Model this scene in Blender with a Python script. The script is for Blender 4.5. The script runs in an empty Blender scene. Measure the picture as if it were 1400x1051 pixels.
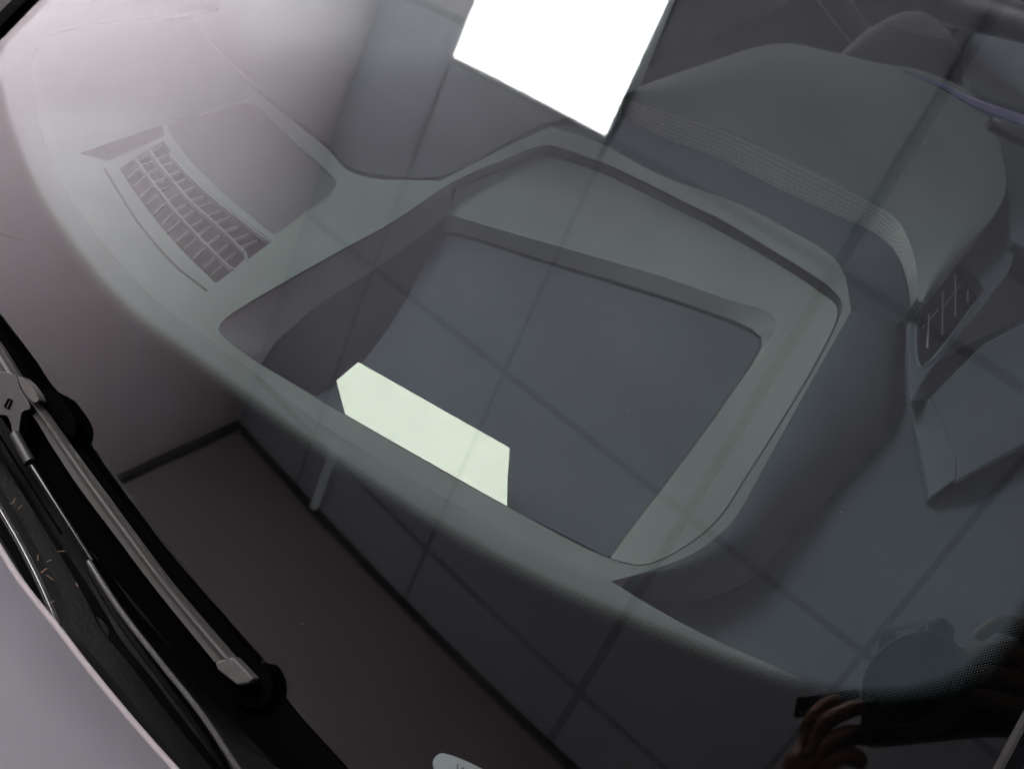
import bpy, bmesh, math, random
from mathutils import Vector, Matrix
random.seed(7)
S = bpy.context.scene
COL = S.collection

# ------------------------------------------------------------------ camera, world, exposure
CAM_POS = Vector((0.01594, -0.2916, 1.45))
CR = Vector((0.6679, 0.700468, 0.251504)); CD = Vector((0.669219, -0.417368, -0.614777)); CF = Vector((-0.325662, 0.578921, -0.747526))
cam_data = bpy.data.cameras.new('view_camera')
cam = bpy.data.objects.new('view_camera', cam_data); COL.objects.link(cam)
cam.matrix_world = Matrix((( CR.x, -CD.x, -CF.x, CAM_POS.x), (CR.y, -CD.y, -CF.y, CAM_POS.y), (CR.z, -CD.z, -CF.z, CAM_POS.z), (0, 0, 0, 1)))
cam_data.sensor_width = 36.0; cam_data.lens = 55.84
cam_data.clip_start = 0.01; cam_data.clip_end = 100
cam_data.dof.use_dof = True; cam_data.dof.focus_distance = 0.51; cam_data.dof.aperture_fstop = 30.0
S.camera = cam
W = bpy.data.worlds.new('World'); S.world = W; W.use_nodes = True
W.node_tree.nodes['Background'].inputs[0].default_value = (0.5, 0.5, 0.52, 1)
W.node_tree.nodes['Background'].inputs[1].default_value = 0.02
S.view_settings.view_transform = 'Standard'; S.view_settings.look = 'None'
S.view_settings.exposure = 0.95; S.view_settings.gamma = 1.0; S.view_settings.use_curve_mapping = False
S.cycles.use_denoising = True
S.cycles.max_bounces = 10; S.cycles.transparent_max_bounces = 24; S.cycles.diffuse_bounces = 5; S.cycles.glossy_bounces = 5
S.cycles.caustics_reflective = False; S.cycles.caustics_refractive = False
LAMP_STRENGTH = 26.0
# added unseen area light, there only to brighten the pale side wall
wl = bpy.data.lights.new('added_wall_fill', 'AREA'); wl.shape = 'SQUARE'; wl.size = .8; wl.energy = 46; wl.spread = math.radians(78); wl.color = (1, .93, .955)
wo = bpy.data.objects.new('added_wall_fill', wl); COL.objects.link(wo)
_p = Vector((-1.50, .52, 1.75)); _t = Vector((-2.72, -.52, 1.68))
wo.location = _p; wo.rotation_euler = (_t - _p).to_track_quat('-Z', 'Y').to_euler()

# ------------------------------------------------------------------ outlines, metres from the windscreen reference point
LIP_IN=[(-0.3981,0.0826,-0.1),(-0.4079,0.0446,-0.1),(-0.4134,0.0224,-0.1),(-0.413,0.0058,-0.1),(-0.4036,-0.006,-0.1),(-0.3835,-0.0178,-0.1),(-0.3641,-0.0263,-0.1),(-0.3411,-0.0331,-0.1),(-0.3178,-0.0368,-0.1),(-0.2948,-0.0377,-0.1),(-0.273,-0.0367,-0.1),(-0.2597,-0.0339,-0.1),(-0.236,-0.0281,-0.1),(-0.2136,-0.0244,-0.1),(-0.1918,-0.0188,-0.1),(-0.1658,-0.0104,-0.1),(-0.1412,-0.001,-0.1),(-0.1176,0.0089,-0.1),(-0.1054,0.0153,-0.1),(-0.0941,0.0208,-0.1),(-0.0815,0.0247,-0.1),(-0.0682,0.0297,-0.1),(-0.053,0.0365,-0.1),(-0.0386,0.0441,-0.1),(-0.026,0.0497,-0.1)]
LIP_OUT=[(-0.4292,0.1063,-0.102),(-0.4422,0.0651,-0.102),(-0.4521,0.0316,-0.102),(-0.4487,0.0051,-0.102),(-0.418,-0.024,-0.102),(-0.393,-0.0395,-0.102),(-0.3691,-0.0497,-0.102),(-0.3444,-0.0561,-0.102),(-0.3187,-0.059,-0.102),(-0.2962,-0.0588,-0.102),(-0.272,-0.0569,-0.102),(-0.2574,-0.0534,-0.102),(-0.2289,-0.0477,-0.102),(-0.2068,-0.0424,-0.102),(-0.1857,-0.0366,-0.102),(-0.1601,-0.0284,-0.102),(-0.1349,-0.0184,-0.102),(-0.1078,-0.007,-0.102),(-0.0891,0.0034,-0.102),(-0.0698,0.0132,-0.102),(-0.0536,0.0225,-0.102),(-0.0343,0.0362,-0.102),(-0.0233,0.0495,-0.102)]
HUD_RIM=[(-0.2538,-0.0261,-0.1),(-0.2564,-0.0231,-0.1),(-0.258,-0.017,-0.1),(-0.2617,0.032,-0.1),(-0.2634,0.0658,-0.1),(-0.2681,0.1042,-0.1),(-0.2672,0.1328,-0.1),(-0.2662,0.1487,-0.1),(-0.264,0.1566,-0.1),(-0.258,0.1621,-0.1),(-0.2411,0.1729,-0.1),(-0.2042,0.189,-0.1),(-0.1929,0.1942,-0.1),(-0.1632,0.2027,-0.1),(-0.1417,0.2076,-0.1),(-0.1337,0.2066,-0.1),(-0.13,0.2034,-0.1),(-0.1254,0.194,-0.1),(-0.1152,0.1655,-0.1),(-0.1046,0.1304,-0.1),(-0.0942,0.094,-0.1),(-0.0892,0.0752,-0.1),(-0.0883,0.0559,-0.1),(-0.092,0.0359,-0.1),(-0.101,0.0275,-0.1),(-0.1373,0.0115,-0.1),(-0.1997,-0.0115,-0.1),(-0.2208,-0.0186,-0.1),(-0.2373,-0.0239,-0.1)]
SHELF_IN=[(-0.2604,0.0965,-0.1085),(-0.2538,0.1017,-0.1085),(-0.2438,0.1093,-0.1085),(-0.2265,0.1231,-0.1085),(-0.2066,0.1388,-0.1085),(-0.1891,0.1527,-0.1085),(-0.1621,0.1707,-0.1085),(-0.1511,0.1774,-0.107),(-0.1426,0.1759,-0.1055),(-0.125,0.1211,-0.1035),(-0.1107,0.0656,-0.1035),(-0.1066,0.0483,-0.1035),(-0.1038,0.0374,-0.1035),(-0.1014,0.0302,-0.1035)]
SHELF_OUT=[(-0.268,0.1076,-0.1058),(-0.2666,0.1343,-0.1058),(-0.2654,0.1533,-0.1058),(-0.2622,0.1603,-0.1058),(-0.2405,0.174,-0.1058),(-0.2036,0.19,-0.1058),(-0.1622,0.2026,-0.105),(-0.1424,0.2051,-0.1035),(-0.1319,0.2036,-0.102),(-0.1158,0.1657,-0.1007),(-0.0947,0.0941,-0.1007),(-0.0896,0.0748,-0.1007),(-0.0885,0.0557,-0.1007),(-0.0917,0.0359,-0.1007)]
FLOOR_EDGE=[(-0.258,0.0936,-0.1169),(-0.2532,0.0995,-0.1165),(-0.2223,0.1218,-0.1159),(-0.1702,0.1591,-0.1149),(-0.1461,0.1723,-0.115),(-0.1419,0.1716,-0.1154),(-0.1306,0.1377,-0.1214),(-0.1181,0.0868,-0.1299),(-0.1104,0.0531,-0.1355)]
FLOOR_LEFT=[(-0.258,0.0936,-0.1169),(-0.2546,0.0852,-0.1185),(-0.2426,0.0617,-0.1229),(-0.2328,0.038,-0.1272),(-0.2279,0.0189,-0.1304),(-0.2283,0.0057,-0.1323),(-0.2285,-0.0129,-0.1351)]
FLOOR_FRONT=[(-0.2285,-0.0129,-0.1351),(-0.2,-0.0072,-0.1367),(-0.1341,0.0202,-0.1383),(-0.092,0.0359,-0.1396),(-0.0946,0.0561,-0.1364)]
WALL_TOP=[(-0.2685,0.1047,-0.1005),(-0.2637,0.0662,-0.1005),(-0.262,0.0323,-0.1005),(-0.2602,0.0059,-0.1005),(-0.2583,-0.0166,-0.1005),(-0.2567,-0.0228,-0.1005),(-0.2541,-0.0258,-0.1005),(-0.2376,-0.0236,-0.1005)]
WALL_MID=[(-0.2608,0.097,-0.109),(-0.2568,0.0759,-0.109),(-0.2528,0.0475,-0.109),(-0.2508,0.025,-0.109),(-0.2493,0.0147,-0.109),(-0.2466,0.0037,-0.109),(-0.2438,-0.0072,-0.109),(-0.2386,-0.0174,-0.109)]
STRIP=[(-0.2267,0.0223,-0.121),(-0.2264,0.012,-0.1251),(-0.2118,0.0042,-0.1248),(-0.2033,0.0009,-0.1242),(-0.1339,0.0099,-0.1045),(-0.139,0.0139,-0.1041),(-0.1472,0.0216,-0.1029),(-0.1563,0.0308,-0.1013)]
STRIP_N=[(-0.2095,-0.366,0.9067)]
PAD_EDGE=[(-0.2713,0.0992,-0.1),(-0.2726,0.1423,-0.1),(-0.2732,0.1564,-0.1),(-0.2724,0.1657,-0.1),(-0.2666,0.173,-0.1),(-0.2555,0.1783,-0.1),(-0.2267,0.1891,-0.1),(-0.1922,0.2107,-0.1),(-0.1708,0.2186,-0.1),(-0.1512,0.2244,-0.1),(-0.1397,0.2191,-0.1),(-0.132,0.2119,-0.1),(-0.1263,0.2057,-0.1)]
VALLEY_IN=[(-0.2724,0.1657,-0.1),(-0.2555,0.1783,-0.1),(-0.2267,0.1891,-0.1),(-0.1922,0.2107,-0.1),(-0.1708,0.2186,-0.1),(-0.1506,0.2237,-0.1),(-0.1397,0.2191,-0.1),(-0.1263,0.2057,-0.1)]
VALLEY_MID=[(-0.2673,0.1838,-0.1015),(-0.2508,0.1934,-0.1015),(-0.225,0.2078,-0.1015),(-0.1952,0.2256,-0.1015),(-0.1708,0.2347,-0.1015),(-0.151,0.2405,-0.1015),(-0.1366,0.2397,-0.1015),(-0.1119,0.2232,-0.108)]
VALLEY_OUT=[(-0.2625,0.202,-0.101),(-0.245,0.2092,-0.101),(-0.219,0.2245,-0.101),(-0.1904,0.2361,-0.101),(-0.163,0.2494,-0.101),(-0.1489,0.2555,-0.101),(-0.1368,0.2538,-0.101),(-0.1127,0.2394,-0.108)]
BAND_LOW=[(-0.2625,0.202,-0.101),(-0.245,0.2092,-0.101),(-0.219,0.2245,-0.101),(-0.1904,0.2361,-0.101),(-0.163,0.2494,-0.101),(-0.1489,0.2555,-0.101),(-0.1368,0.2538,-0.101),(-0.126,0.2468,-0.101),(-0.1121,0.237,-0.106)]
BAND_HIGH=[(-0.2657,0.2028,-0.0935),(-0.2526,0.2138,-0.0935),(-0.2287,0.2313,-0.0935),(-0.2015,0.2447,-0.0935),(-0.1728,0.2565,-0.0935),(-0.1517,0.2632,-0.0935),(-0.1403,0.26,-0.0935),(-0.1272,0.2499,-0.0935),(-0.1101,0.2299,-0.0935)]
POD_BACK=[(-0.2674,0.2044,-0.093),(-0.2652,0.2266,-0.092),(-0.2606,0.256,-0.09),(-0.256,0.2879,-0.089),(-0.2485,0.3052,-0.088),(-0.2354,0.319,-0.088),(-0.2181,0.3363,-0.088),(-0.2018,0.3549,-0.088),(-0.1797,0.3666,-0.089),(-0.1635,0.3614,-0.09),(-0.1476,0.3479,-0.0905),(-0.1358,0.3354,-0.091),(-0.1289,0.3255,-0.092),(-0.1228,0.3044,-0.0925),(-0.1166,0.2673,-0.093),(-0.1093,0.2304,-0.094)]
POD_FRONT=[(-0.2657,0.2028,-0.0935),(-0.2526,0.2138,-0.0935),(-0.2412,0.2226,-0.0935),(-0.2287,0.2313,-0.0935),(-0.2152,0.2389,-0.0935),(-0.2015,0.2447,-0.0935),(-0.1873,0.2508,-0.0935),(-0.1728,0.2565,-0.0935),(-0.162,0.2602,-0.0935),(-0.1517,0.2632,-0.0935),(-0.1455,0.2624,-0.0935),(-0.1385,0.2588,-0.0935),(-0.1321,0.2542,-0.0935),(-0.1257,0.2483,-0.0935),(-0.1181,0.2397,-0.0935),(-0.1101,0.2299,-0.0935)]
SLOPE_TOP=[(-0.1263,0.2057,-0.1),(-0.114,0.1675,-0.1),(-0.1005,0.1259,-0.1),(-0.0854,0.0786,-0.1),(-0.0842,0.0663,-0.1),(-0.0848,0.0528,-0.1),(-0.0885,0.0373,-0.1),(-0.0926,0.0272,-0.1)]
SLOPE_BOT=[(-0.1053,0.2405,-0.122),(-0.0812,0.1948,-0.122),(-0.0774,0.1599,-0.122),(-0.073,0.128,-0.122),(-0.0707,0.1049,-0.122),(-0.0684,0.085,-0.12),(-0.0707,0.0647,-0.118),(-0.0766,0.0467,-0.115),(-0.084,0.0351,-0.112),(-0.0915,0.0274,-0.108)]
LEDGE=[(-0.1072,0.2406,-0.124),(-0.095,0.2368,-0.124),(-0.0786,0.3657,-0.124),(-0.0256,0.3493,-0.124),(0.0112,0.2204,-0.124),(0.0405,0.1289,-0.124),(0.0119,0.0851,-0.124),(-0.0183,0.056,-0.124),(-0.0532,0.0297,-0.124),(-0.076,0.0225,-0.124),(-0.0954,0.0153,-0.124),(-0.1046,0.0285,-0.124),(-0.1004,0.04,-0.124),(-0.0785,0.0662,-0.124),(-0.0732,0.0908,-0.124),(-0.075,0.1085,-0.124),(-0.0765,0.1274,-0.124),(-0.0807,0.1574,-0.124),(-0.084,0.1931,-0.124)]
VENT=[(-0.1175,0.2833,-0.106),(-0.1151,0.2855,-0.106),(-0.1034,0.2815,-0.106),(-0.1008,0.279,-0.106),(-0.0984,0.2665,-0.106),(-0.0902,0.2158,-0.106),(-0.0917,0.2149,-0.106),(-0.1111,0.2419,-0.106)]
VENT_PANEL=[(-0.1137,0.2449,-0.106),(-0.1206,0.284,-0.106),(-0.1271,0.3229,-0.106),(-0.1123,0.3211,-0.106),(-0.1021,0.3027,-0.106),(-0.0972,0.2768,-0.106),(-0.0858,0.2097,-0.106),(-0.0818,0.196,-0.106),(-0.0943,0.2107,-0.106),(-0.1121,0.237,-0.106)]
VENT_SLATS=[(-0.1076,0.2453,-0.1075),(-0.0963,0.2286,-0.1075),(-0.1123,0.2629,-0.1075),(-0.0971,0.2412,-0.1075),(-0.1156,0.2777,-0.1075),(-0.1002,0.2561,-0.1075),(-0.1063,0.2748,-0.1075),(-0.102,0.2687,-0.1075)]
VENT_CROSS=[(-0.1057,0.2437,-0.108),(-0.1072,0.2526,-0.108),(-0.1068,0.2557,-0.108),(-0.1103,0.2749,-0.108),(-0.1047,0.2359,-0.108),(-0.105,0.2393,-0.108)]
TRIM_A=[(-0.0841,0.2039,-0.114),(-0.0799,0.2126,-0.112),(-0.0657,0.204,-0.112),(-0.0529,0.1958,-0.113),(-0.0474,0.1877,-0.114),(-0.0488,0.1744,-0.119),(-0.0661,0.1895,-0.117)]
TRIM_B=[(-0.0799,0.2126,-0.112),(-0.0837,0.2587,-0.111),(-0.0727,0.3388,-0.108),(-0.031,0.2735,-0.11),(-0.0402,0.2283,-0.112),(-0.0466,0.1877,-0.114),(-0.0529,0.1958,-0.113),(-0.0657,0.204,-0.112)]
GRID_L=[(-0.3383,-0.01,-0.1),(-0.3251,-0.012,-0.1),(-0.3086,-0.0138,-0.1),(-0.2918,-0.0143,-0.1),(-0.2728,-0.0134,-0.1)]
GRID_R=[(-0.3429,0.0136,-0.1),(-0.3303,0.0122,-0.1),(-0.314,0.0123,-0.1),(-0.2962,0.0146,-0.1),(-0.279,0.0178,-0.1)]
GRID_GROOVE=[(-0.3409,-0.0149,-0.1),(-0.3273,-0.0177,-0.1),(-0.3119,-0.0203,-0.1),(-0.2982,-0.0212,-0.1),(-0.2869,-0.0212,-0.1),(-0.2712,-0.0186,-0.1)]
BAR_A=[(-0.3428,-0.0008,-0.1),(-0.3288,-0.0026,-0.1),(-0.3099,-0.0044,-0.1),(-0.2935,-0.0047,-0.1),(-0.2762,-0.0041,-0.1)]
BAR_B=[(-0.3422,0.0062,-0.1),(-0.3297,0.0048,-0.1),(-0.3119,0.0038,-0.1),(-0.295,0.005,-0.1),(-0.2795,0.0056,-0.1)]
SLIVER=[(-0.3522,-0.0183,-0.1),(-0.3505,0.0187,-0.1),(-0.345,0.0158,-0.1),(-0.3438,-0.0112,-0.1)]
SQUARE=[(-0.3505,0.0205,-0.1),(-0.3492,0.0403,-0.1),(-0.3469,0.0571,-0.1),(-0.3444,0.06,-0.1),(-0.3203,0.0608,-0.1),(-0.2962,0.0623,-0.1),(-0.2909,0.0609,-0.1),(-0.2878,0.0564,-0.1),(-0.2841,0.0392,-0.1),(-0.2809,0.0221,-0.1),(-0.2814,0.0204,-0.1),(-0.298,0.0177,-0.1),(-0.3201,0.0158,-0.1),(-0.3393,0.0169,-0.1)]
SEAM=[(-0.443,0.0693,-0.1),(-0.3984,0.0664,-0.1),(-0.3702,0.0654,-0.1),(-0.3449,0.0649,-0.1),(-0.326,0.0673,-0.1),(-0.3076,0.0693,-0.1),(-0.2945,0.0689,-0.1),(-0.2854,0.0761,-0.1),(-0.278,0.088,-0.1),(-0.2713,0.0992,-0.1)]
TIER=[(-0.4809,0.0857,-0.12),(-0.4196,0.0844,-0.12),(-0.3634,0.0828,-0.12),(-0.3243,0.0873,-0.12),(-0.3106,0.0869,-0.12),(-0.3011,0.0945,-0.12),(-0.2863,0.1187,-0.12),(-0.2877,0.164,-0.12),(-0.2876,0.1885,-0.12),(-0.2773,0.2261,-0.12),(-0.2844,0.2477,-0.12),(-0.3361,0.3405,-0.12),(-0.4186,0.4059,-0.12),(-0.5147,0.2695,-0.12)]
WHEEL=[(-0.2736,0.4775,-0.12)]
SHROUD=[(-0.253,0.3728,-0.12),(-0.2553,0.3942,-0.12),(-0.2518,0.4147,-0.12),(-0.2431,0.4274,-0.12),(-0.227,0.4337,-0.12),(-0.1999,0.424,-0.12),(-0.2222,0.3922,-0.12),(-0.2375,0.379,-0.12)]
LED=[(-0.2079,0.3437,-0.0875),(-0.1924,0.355,-0.0875),(-0.1774,0.3619,-0.0875),(-0.155,0.3774,-0.0875),(-0.1287,0.3927,-0.0875)]
LED2=[(-0.2065,0.3431,-0.0875),(-0.1904,0.3522,-0.0875),(-0.1748,0.3569,-0.0875),(-0.1505,0.3707,-0.0875),(-0.1226,0.383,-0.0875)]
SLOT=[(-0.1597,0.3455,-0.08),(-0.1448,0.355,-0.08),(-0.1254,0.3656,-0.08),(-0.1224,0.3609,-0.08),(-0.1424,0.3501,-0.08),(-0.1568,0.3438,-0.08)]
DOOR=[(-0.17,0.3867,-0.1),(-0.1313,0.4101,-0.1),(-0.083,0.3898,-0.1),(-0.0725,0.3298,-0.1),(-0.1105,0.3129,-0.1),(-0.1316,0.3369,-0.1),(-0.1457,0.3565,-0.1)]
RIGHT_BACK=[(-0.2428,0.5183,-0.15),(-0.2131,0.5414,-0.15),(-0.1657,0.552,-0.15),(-0.1485,0.5069,-0.15),(-0.1934,0.4715,-0.15),(-0.21,0.4649,-0.15),(-0.2242,0.4699,-0.15)]
FRIT_UV=[(-0.3872,0.0836),(-0.3708,0.0908),(-0.351,0.0964),(-0.3254,0.1012),(-0.2995,0.1025),(-0.2728,0.1019),(-0.2514,0.099),(-0.2404,0.0966),(-0.2064,0.0884),(-0.1835,0.0833),(-0.1536,0.0755),(-0.1261,0.0675),(-0.101,0.0591),(-0.0783,0.0499),(-0.0574,0.0401),(-0.0375,0.0306),(-0.0191,0.0203),(-0.0041,0.0076),(0.0054,-0.0073),(0.0069,-0.0219),(0.0038,-0.0385)]
SEAL_IN=[(-0.3486,-0.0819,-0.1119),(-0.3191,-0.0854,-0.1072),(-0.2961,-0.0883,-0.1041),(-0.2633,-0.0924,-0.1006),(-0.2398,-0.0954,-0.0986),(-0.2117,-0.0982,-0.0962),(-0.1746,-0.0998,-0.0924),(-0.1361,-0.1015,-0.0898),(-0.118,-0.1027,-0.0894),(-0.0927,-0.1026,-0.0878),(-0.072,-0.102,-0.0865),(-0.0425,-0.1003,-0.0847)]
SEAL_OUT=[(-0.3469,-0.0949,-0.123),(-0.3201,-0.0993,-0.1198),(-0.297,-0.1019,-0.1165),(-0.264,-0.1057,-0.1126),(-0.2416,-0.1091,-0.1111),(-0.2122,-0.1121,-0.1087),(-0.1724,-0.1137,-0.1045),(-0.1313,-0.1153,-0.1017),(-0.1131,-0.1157,-0.1006),(-0.0892,-0.1156,-0.0992),(-0.0662,-0.1153,-0.0983),(-0.0368,-0.1132,-0.0963)]
BLADE_R=[(-0.318,-0.0917,-0.1005),(-0.2843,-0.0958,-0.0962),(-0.2699,-0.0981,-0.0951),(-0.2526,-0.1002,-0.0934),(-0.2299,-0.1027,-0.0914),(-0.2104,-0.1046,-0.0898),(-0.1907,-0.1064,-0.0885),(-0.1718,-0.1078,-0.0873),(-0.14,-0.1087,-0.0847)]
BLADE_L=[(-0.3194,-0.0981,-0.1078),(-0.2854,-0.1012,-0.1026),(-0.2704,-0.1032,-0.1011),(-0.2577,-0.1023,-0.0977),(-0.2397,-0.1048,-0.0964),(-0.2219,-0.1071,-0.0953),(-0.1992,-0.109,-0.0934),(-0.1772,-0.1107,-0.0919),(-0.1439,-0.1122,-0.0895)]
CAP=[(-0.1434,-0.1128,-0.088),(-0.1402,-0.1087,-0.0841),(-0.1302,-0.1086,-0.0831),(-0.1306,-0.1103,-0.0846),(-0.1326,-0.1125,-0.0867),(-0.141,-0.1135,-0.0884)]
CAP_RUBBER=[(-0.1344,-0.1052,-0.0878),(-0.1343,-0.1026,-0.0854),(-0.1303,-0.1027,-0.0852),(-0.1265,-0.1041,-0.0861),(-0.1244,-0.1062,-0.0879),(-0.1242,-0.1093,-0.0906),(-0.1281,-0.1122,-0.0935),(-0.1328,-0.1131,-0.0947),(-0.1425,-0.1115,-0.0942),(-0.1345,-0.1102,-0.0922),(-0.1321,-0.1079,-0.09)]
CLIP=[(-0.2604,-0.0966,-0.0986),(-0.2613,-0.0938,-0.0963),(-0.2573,-0.0923,-0.0942),(-0.2503,-0.0928,-0.0932),(-0.243,-0.0941,-0.093),(-0.2399,-0.0961,-0.0941),(-0.239,-0.0975,-0.0952),(-0.2465,-0.098,-0.0971)]
BRACKET=[(-0.2958,-0.1026,-0.1027),(-0.2786,-0.1023,-0.0986),(-0.2742,-0.1006,-0.0962),(-0.2693,-0.0994,-0.094),(-0.2647,-0.1009,-0.0944),(-0.2572,-0.1022,-0.094),(-0.2556,-0.103,-0.0944),(-0.257,-0.1048,-0.0963),(-0.2547,-0.1072,-0.0981),(-0.2517,-0.11,-0.0999),(-0.253,-0.111,-0.1011),(-0.2566,-0.1093,-0.1003),(-0.2611,-0.1084,-0.1003),(-0.2737,-0.1136,-0.1076)]
BRACKET_CLIP=[(-0.2677,-0.0999,-0.0928),(-0.2665,-0.099,-0.0917),(-0.2549,-0.1002,-0.0905),(-0.255,-0.1012,-0.0914),(-0.2572,-0.1017,-0.0923)]
BUTTON=[(-0.2648,-0.105,-0.0976),(-0.2634,-0.1047,-0.0971),(-0.2621,-0.1069,-0.0988),(-0.2638,-0.1072,-0.0994)]
ARM_C=[(-0.252,-0.1109,-0.0987),(-0.2398,-0.1131,-0.0984),(-0.2402,-0.1128,-0.0995),(-0.2247,-0.1149,-0.0986),(-0.1969,-0.1184,-0.0975)]
ARM_W=[(-0.1964,-0.1188,-0.0964),(-0.177,-0.1211,-0.0957),(-0.1539,-0.1223,-0.0942),(-0.1327,-0.1231,-0.0929),(-0.1125,-0.125,-0.0931),(-0.0745,-0.1285,-0.0944)]
ARM_WR=[(-0.1988,-0.1159,-0.1009),(-0.1789,-0.1178,-0.0998),(-0.1557,-0.118,-0.0973),(-0.1337,-0.1173,-0.0945),(-0.1095,-0.1167,-0.0921),(-0.0664,-0.117,-0.0906)]
ARM_WL=[(-0.1995,-0.1186,-0.1061),(-0.1805,-0.1215,-0.1061),(-0.1572,-0.1232,-0.1047),(-0.1363,-0.1244,-0.1038),(-0.1171,-0.1263,-0.1039),(-0.0791,-0.1306,-0.1059)]
COWL_F=[(-0.3118,-0.1129,-0.125),(-0.2767,-0.1173,-0.125),(-0.2574,-0.1196,-0.125),(-0.2436,-0.1213,-0.125),(-0.2283,-0.1234,-0.125),(-0.2135,-0.1262,-0.125),(-0.2037,-0.1285,-0.125),(-0.1959,-0.1306,-0.125),(-0.1888,-0.1329,-0.125),(-0.1646,-0.1325,-0.125),(-0.1221,-0.1328,-0.125),(-0.0772,-0.1341,-0.125)]
COWL_B=[(-0.3376,-0.0859,-0.119),(-0.3008,-0.0851,-0.119),(-0.2761,-0.0892,-0.119),(-0.2549,-0.0914,-0.119),(-0.2305,-0.0933,-0.119),(-0.2056,-0.0931,-0.119),(-0.1886,-0.0935,-0.119),(-0.1649,-0.0933,-0.119),(-0.1432,-0.095,-0.119),(-0.1089,-0.0955,-0.119),(-0.0797,-0.0929,-0.119),(-0.0405,-0.091,-0.119)]
COWL_STEP=[(-0.2905,-0.1032,-0.121),(-0.2673,-0.1063,-0.121),(-0.249,-0.1085,-0.121),(-0.2232,-0.1113,-0.121)]
NOZZLE=[(-0.1946,-0.1316,-0.122),(-0.1976,-0.1252,-0.122),(-0.195,-0.1201,-0.122),(-0.1876,-0.118,-0.122),(-0.1831,-0.12,-0.122),(-0.1796,-0.1251,-0.122),(-0.1786,-0.1318,-0.122),(-0.1855,-0.1334,-0.122)]
HOLE=[(-0.1943,-0.1257,-0.1205),(-0.1936,-0.1234,-0.1205),(-0.1908,-0.1222,-0.1205),(-0.1879,-0.1237,-0.1205),(-0.1869,-0.1263,-0.1205),(-0.189,-0.1279,-0.1205)]
HOOD_EDGE=[(-0.313,-0.1225,-0.108),(-0.266,-0.129,-0.108),(-0.2224,-0.135,-0.108),(-0.2071,-0.1364,-0.108),(-0.1876,-0.1364,-0.108),(-0.1734,-0.1367,-0.108),(-0.1513,-0.1364,-0.108),(-0.1288,-0.1353,-0.108),(-0.1,-0.1328,-0.108),(-0.0588,-0.1276,-0.108)]
VIN=[(-0.0759,-0.0835,-0.0726),(-0.0768,-0.0849,-0.0739),(-0.0764,-0.0864,-0.0752),(-0.0746,-0.0874,-0.076),(-0.0723,-0.0881,-0.0766),(-0.056,-0.0832,-0.072),(-0.0527,-0.0788,-0.068),(-0.0571,-0.0779,-0.0673)]
VIN_TXT=[(-0.0698,-0.0849,-0.0736),(-0.0634,-0.0831,-0.0719),(-0.0707,-0.0826,-0.0716)]
BITS=[(-0.2257,-0.103,-0.117),(-0.228,-0.1026,-0.117),(-0.223,-0.1037,-0.117),(-0.214,-0.1053,-0.117),(-0.2117,-0.1054,-0.117),(-0.2164,-0.1062,-0.117),(-0.2092,-0.1048,-0.117),(-0.2386,-0.1197,-0.117),(-0.2378,-0.1175,-0.117),(-0.2157,-0.1164,-0.117),(-0.2146,-0.1238,-0.117),(-0.2157,-0.1239,-0.117),(-0.2032,-0.1218,-0.117),(-0.199,-0.13,-0.117),(-0.2029,-0.1066,-0.117),(-0.1995,-0.1076,-0.117),(-0.2174,-0.1052,-0.117),(-0.2134,-0.1074,-0.117),(-0.2121,-0.104,-0.117),(-0.2109,-0.1257,-0.117)]
SPECKS=[(-0.0463,0.0198,0.0183),(-0.1682,0.0746,0.0561),(-0.1756,0.0694,0.0509),(-0.1492,0.0788,0.0617),(-0.1717,0.0681,0.0504),(-0.1997,0.0363,0.0202),(-0.1991,0.0374,0.0212),(-0.1988,0.0381,0.0218),(-0.21,0.032,0.0151),(-0.1726,0.0548,0.0393),(-0.1703,0.0544,0.0393),(-0.1636,0.0671,0.0505),(-0.1188,0.107,0.0873),(-0.1646,0.0545,0.04),(-0.1568,0.053,0.0397),(-0.1879,0.0359,0.0216),(-0.1445,-0.0256,-0.0253),(-0.135,-0.0875,-0.0783),(-0.3325,-0.0419,-0.0736),(-0.1567,-0.0508,-0.0483),(-0.1524,-0.065,-0.0602),(-0.1195,-0.0299,-0.0268),(-0.1118,-0.0286,-0.0252),(-0.1007,0.0868,0.0722),(-0.2414,-0.042,-0.0532),(-0.0431,0.0137,0.0131),(-0.2346,0.0218,0.0023),(-0.1078,-0.0012,-0.0015),(-0.1113,-0.0219,-0.0194),(-0.1582,0.0749,0.0575),(-0.1574,0.0682,0.0521),(-0.2723,0.0109,-0.0142)]
L_PALM=[(0.0414,-0.4420,1.4361),(0.0245,-0.4197,1.4474),(0.0128,-0.4035,1.4557)]
L_1=[(0.0007,-0.3921,1.4524),(-0.0094,-0.3757,1.4494),(-0.0099,-0.3590,1.4532),(-0.0041,-0.3512,1.4593)]
L_2=[(0.0078,-0.3860,1.4473),(-0.0016,-0.3627,1.4454),(0.0047,-0.3450,1.4483),(0.0146,-0.3346,1.4574)]
L_3=[(0.0157,-0.3862,1.4437),(0.0126,-0.3587,1.4397),(0.0201,-0.3494,1.4436),(0.0319,-0.3525,1.4494)]
L_4=[(0.0254,-0.3907,1.4427),(0.0250,-0.3640,1.4368),(0.0340,-0.3578,1.4377),(0.0437,-0.3640,1.4421)]
L_T=[(0.0251,-0.4231,1.4646),(0.0237,-0.4237,1.4915),(0.0237,-0.4108,1.5081)]
R_PALM=[(0.1596,-0.2836,1.5274),(0.1307,-0.2889,1.5225),(0.1111,-0.2875,1.5214)]
R_1=[(0.0831,-0.2766,1.5327),(0.0546,-0.2749,1.5371),(0.0363,-0.2776,1.5256),(0.0339,-0.2839,1.5084)]
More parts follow.
